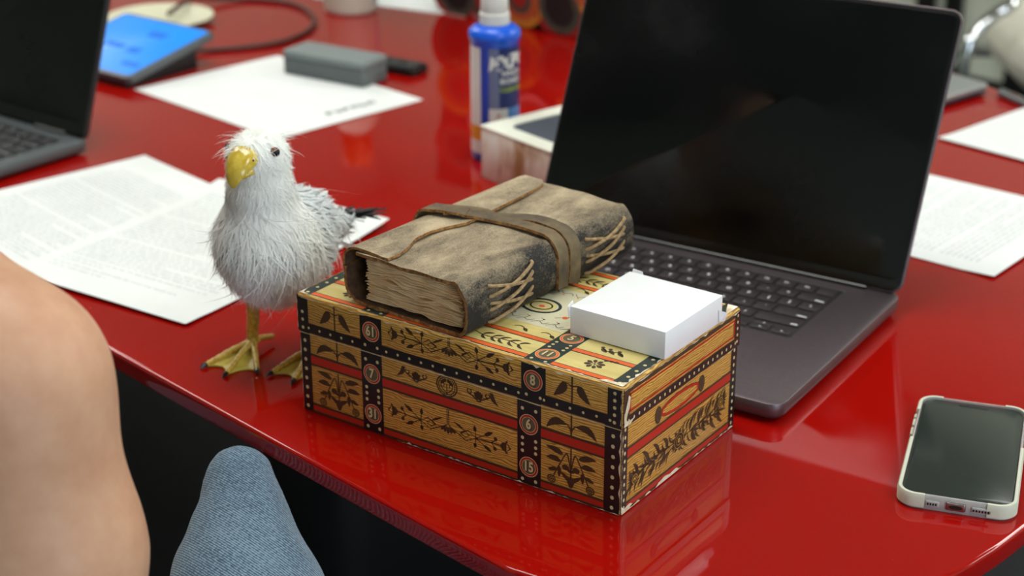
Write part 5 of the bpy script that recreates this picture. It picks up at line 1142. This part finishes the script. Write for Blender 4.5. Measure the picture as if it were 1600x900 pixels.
# legs
KR = Vector((-.196, 1.085, -.026)); KL = Vector((-.450, 1.22, -.150)); HR = Vector((-.370, .635, -.205)); HL = Vector((-.58, .80, -.215)); AR = Vector((-.165, 1.20, -.620)); AL = Vector((-.45, 1.30, -.635)); mid = Vector((-.172, .925, -.108))
legs = [(HR, .088, mid, .080), (mid, .082, KR, .025), (KR + Vector((0, -.035, -.05)), .026, AR, .034), (HL, .084, KL, .060), (KL, .056, AL, .036)]
for a, ra, b, rb in legs: prims.append(('c', W(a), ra - .010, W(b), max(.008, rb - .010), .02))
for an in (AR, AL): prims.append(('c', W(an), .030, W(an + f2 * .10 + Vector((0, 0, -.06))), .026, .02))
# hands resting on the thighs: palm, four fingers, thumb
def hand(wr, direction, palm_n, sgn):
    d = direction.normalized(); s = palm_n.cross(d).normalized() * sgn
    prims.append(('c', W(wr), .026, W(wr + d * .035), .024, .012))
    for k in range(4): prims.append(('c', W(wr + d * .02 + s * (k - 1.5) * .012), .015, W(wr + d * .078 + s * (k - 1.5) * .0195), .0125, .008))
    for k, Ln in enumerate((.064, .076, .072, .056)):
        a = wr + d * .080 + s * (k - 1.5) * .0200; b = a + d * Ln * .45 + s * (k - 1.5) * .003 - palm_n * .004; c = b + d * Ln * .33 - palm_n * .012; e = c + d * Ln * .25 - palm_n * .014
        for p, q, r0, r1 in ((a, b, .0100, .0092), (b, c, .0092, .0085), (c, e, .0085, .0074)): prims.append(('c', W(p), r0, W(q), r1, .003))
    a = wr + d * .028 - s * .026; b = a + d * .030 - s * .022; c = b + d * .028 - s * .006 - palm_n * .006
    prims.append(('c', W(a), .0140, W(b), .0115, .006)); prims.append(('c', W(b), .0112, W(c), .0088, .004))
hand(wrR, Vector((-.50, .80, -.04)), Vector((0, 0, 1)), 1)
hand(wrL, Vector((.35, .85, -.08)), Vector((0, 0, 1)), -1)
pb = sdf_obj('body', prims, .0058, skin, pr, k=.02, smooth_it=2)
jp = [('e', W(hip + Vector((0, 0, -.01))), (.172, .126, .105), Mb, .04)] + [('c', W(a), ra, W(b), rb, .012) for a, ra, b, rb in legs[:2]] + [('c', W(KR + Vector((0, -.035, -.05))), .030, W(AR + Vector((0, 0, .03))), .050, .015), ('c', W(HL), .084, W(KL), .062, .03), ('c', W(KL), .059, W(AL + Vector((0, 0, .03))), .050, .015)]
jo = sdf_obj('jeans', jp, .006, denim, pr, k=.02, smooth_it=2)
from mathutils import noise as mnoise
_v = [(v.co.copy(), v.normal.copy()) for v in jo.data.vertices]        # soft creases in the cloth
jo.data.vertices.foreach_set('co', [c for q, nn in _v for c in (q + nn * (.0030 * mnoise.noise(Vector((q.x * 22, q.y * 14, q.z * 22))) + .0022 * mnoise.noise(Vector((q.x * 50 + q.y * 30, q.y * 20, q.z * 45)))))])
jo.data.update()
tp = [('e', W(chest + Vector((0, 0, -.01))), (.158, .105, .150), Mb, .04), ('e', W(waist), (.138, .100, .16), Mb, .04), ('c', W(waist), .112, W(hip + Vector((0, 0, .06))), .128, .04)]
for a, b in ((SR, neck), (SLft, neck)): tp.append(('c', W(a * .42 + b * .58 + Vector((0, 0, .006))), .050, W(chest + (a - b) * .3), .06, .03))
sdf_obj('tank_top', tp, .008, top_cloth, pr)
hp = [('e', W(hd - f2 * .012 + Vector((0, 0, .034))), (.083, .098, .088), Mb, .02), ('c', W(hd - f2 * .055 + Vector((0, 0, .02))), .074, W(hd - f2 * .075 + Vector((0, 0, -.13))), .060, .03)]
hv = sdf_obj('hair', hp, .007, hairm, pr)
bm = bmesh.new(); bm.from_mesh(hv.data)      # open the hair over the face
fc = Vector(W(hd + f2 * .085 + Vector((0, 0, -.025))))
bmesh.ops.delete(bm, geom=[v for v in bm.verts if (v.co - fc).length < .088 and (v.co - Vector(W(hd))).dot(f2) > .02], context='VERTS'); bm.to_mesh(hv.data); bm.free()
for sg in (-1, 1):
    c = hd + f2 * .0715 + side_h * sg * .033 + Vector((0, 0, .014)); mb = MB(); mb.lathe([(.012 * math.sin(PI * k / 8), -.012 * math.cos(PI * k / 8)) for k in range(9)], (0, 0, 0), 16); o = mb.build('eye', eyew, pr); o.location = W(c)
    mb = MB(); mb.lathe([(.0055 * math.sin(PI * k / 6), -.0055 * math.cos(PI * k / 6)) for k in range(7)], (0, 0, 0), 12); i = mb.build('iris', irism, o); i.location = f2 * .0078
mb = MB(); c = hd + f2 * .0985 + Vector((0, 0, -.064)); mb.tube([c - side_h * .022 - f2 * .006, c - side_h * .01, c, c + side_h * .01, c + side_h * .022 - f2 * .006], [.0015, .0045, .005, .0045, .0015], 10); o = mb.build('mouth', lipm, pr); o.location = -PO
for an in (AR, AL):
    mb = MB(); a = an + f2 * -.05; b = an + f2 * .17; s = Vector((-f2.y, f2.x, 0)); rings = []
    for t, wd, hh_ in ((0, .026, .075), (.08, .036, .085), (.3, .038, .080), (.55, .043, .062), (.8, .044, .045), (.94, .034, .036), (1, .016, .026)):
        c = a.lerp(b, t); rings.append([Vector((c.x, c.y, 0)) + s * wd * math.cos(q) * (1 if math.sin(q) > -.2 else .95) + Vector((0, 0, FLOOR + .001 + hh_ * .5 + hh_ * .5 * math.sin(q))) for q in [2 * PI * k / 16 for k in range(16)]])
    mb.rings(rings); o = mb.build('shoe', shoe_m, pr, smooth=60); o.location = -PO
# black chair under the person
bch = thing('desk_chair', 'black padded desk chair under the person, below the table edge', 'chair', (hip.x + f2.x * .02, hip.y + f2.y * .02, FLOOR), math.atan2(f2.y, f2.x) - PI / 2)
blk_seat = mat('black_seat_fabric', (15, 15, 16), rough=.9)
mb = MB(); puff(mb, -.22, -.22, .22, .20, .08, .335, .418, .03); mb.build('seat', blk_seat, bch, smooth=60)
mb = MB(); puff(mb, -.20, .0, .20, .42, .07, 0, .06, .025); o = mb.build('backrest', blk_seat, bch, smooth=60); o.rotation_euler = (math.radians(96), 0, 0); o.location = (0, -.20, .50)
mb = MB(); mb.tube([(0, -.20, .34), (0, -.25, .40), (0, -.262, .60)], .016, 10); mb.build('back_bar', plastic_blk, bch)
mb = MB(); mb.tube([(0, 0, .07), (0, 0, .34)], .026, 14); mb.build('column', plastic_blk, bch)
for k in range(5):
    a = 2 * PI * k / 5 + .3; c = Vector((math.cos(a), math.sin(a), 0)); mb = MB(); mb.tube([c * .02 + Vector((0, 0, .085)), c * .15 + Vector((0, 0, .075)), c * .27 + Vector((0, 0, .06))], [.022, .018, .013], 10); lg = mb.build('leg', plastic_blk, bch)
    mb = MB(); t = Vector((-c.y, c.x, 0)); mb.tube([c * .265 + Vector((0, 0, .027)) - t * .016, c * .265 + Vector((0, 0, .027)) + t * .016], .026, 16); mb.build('caster', rubber, lg)
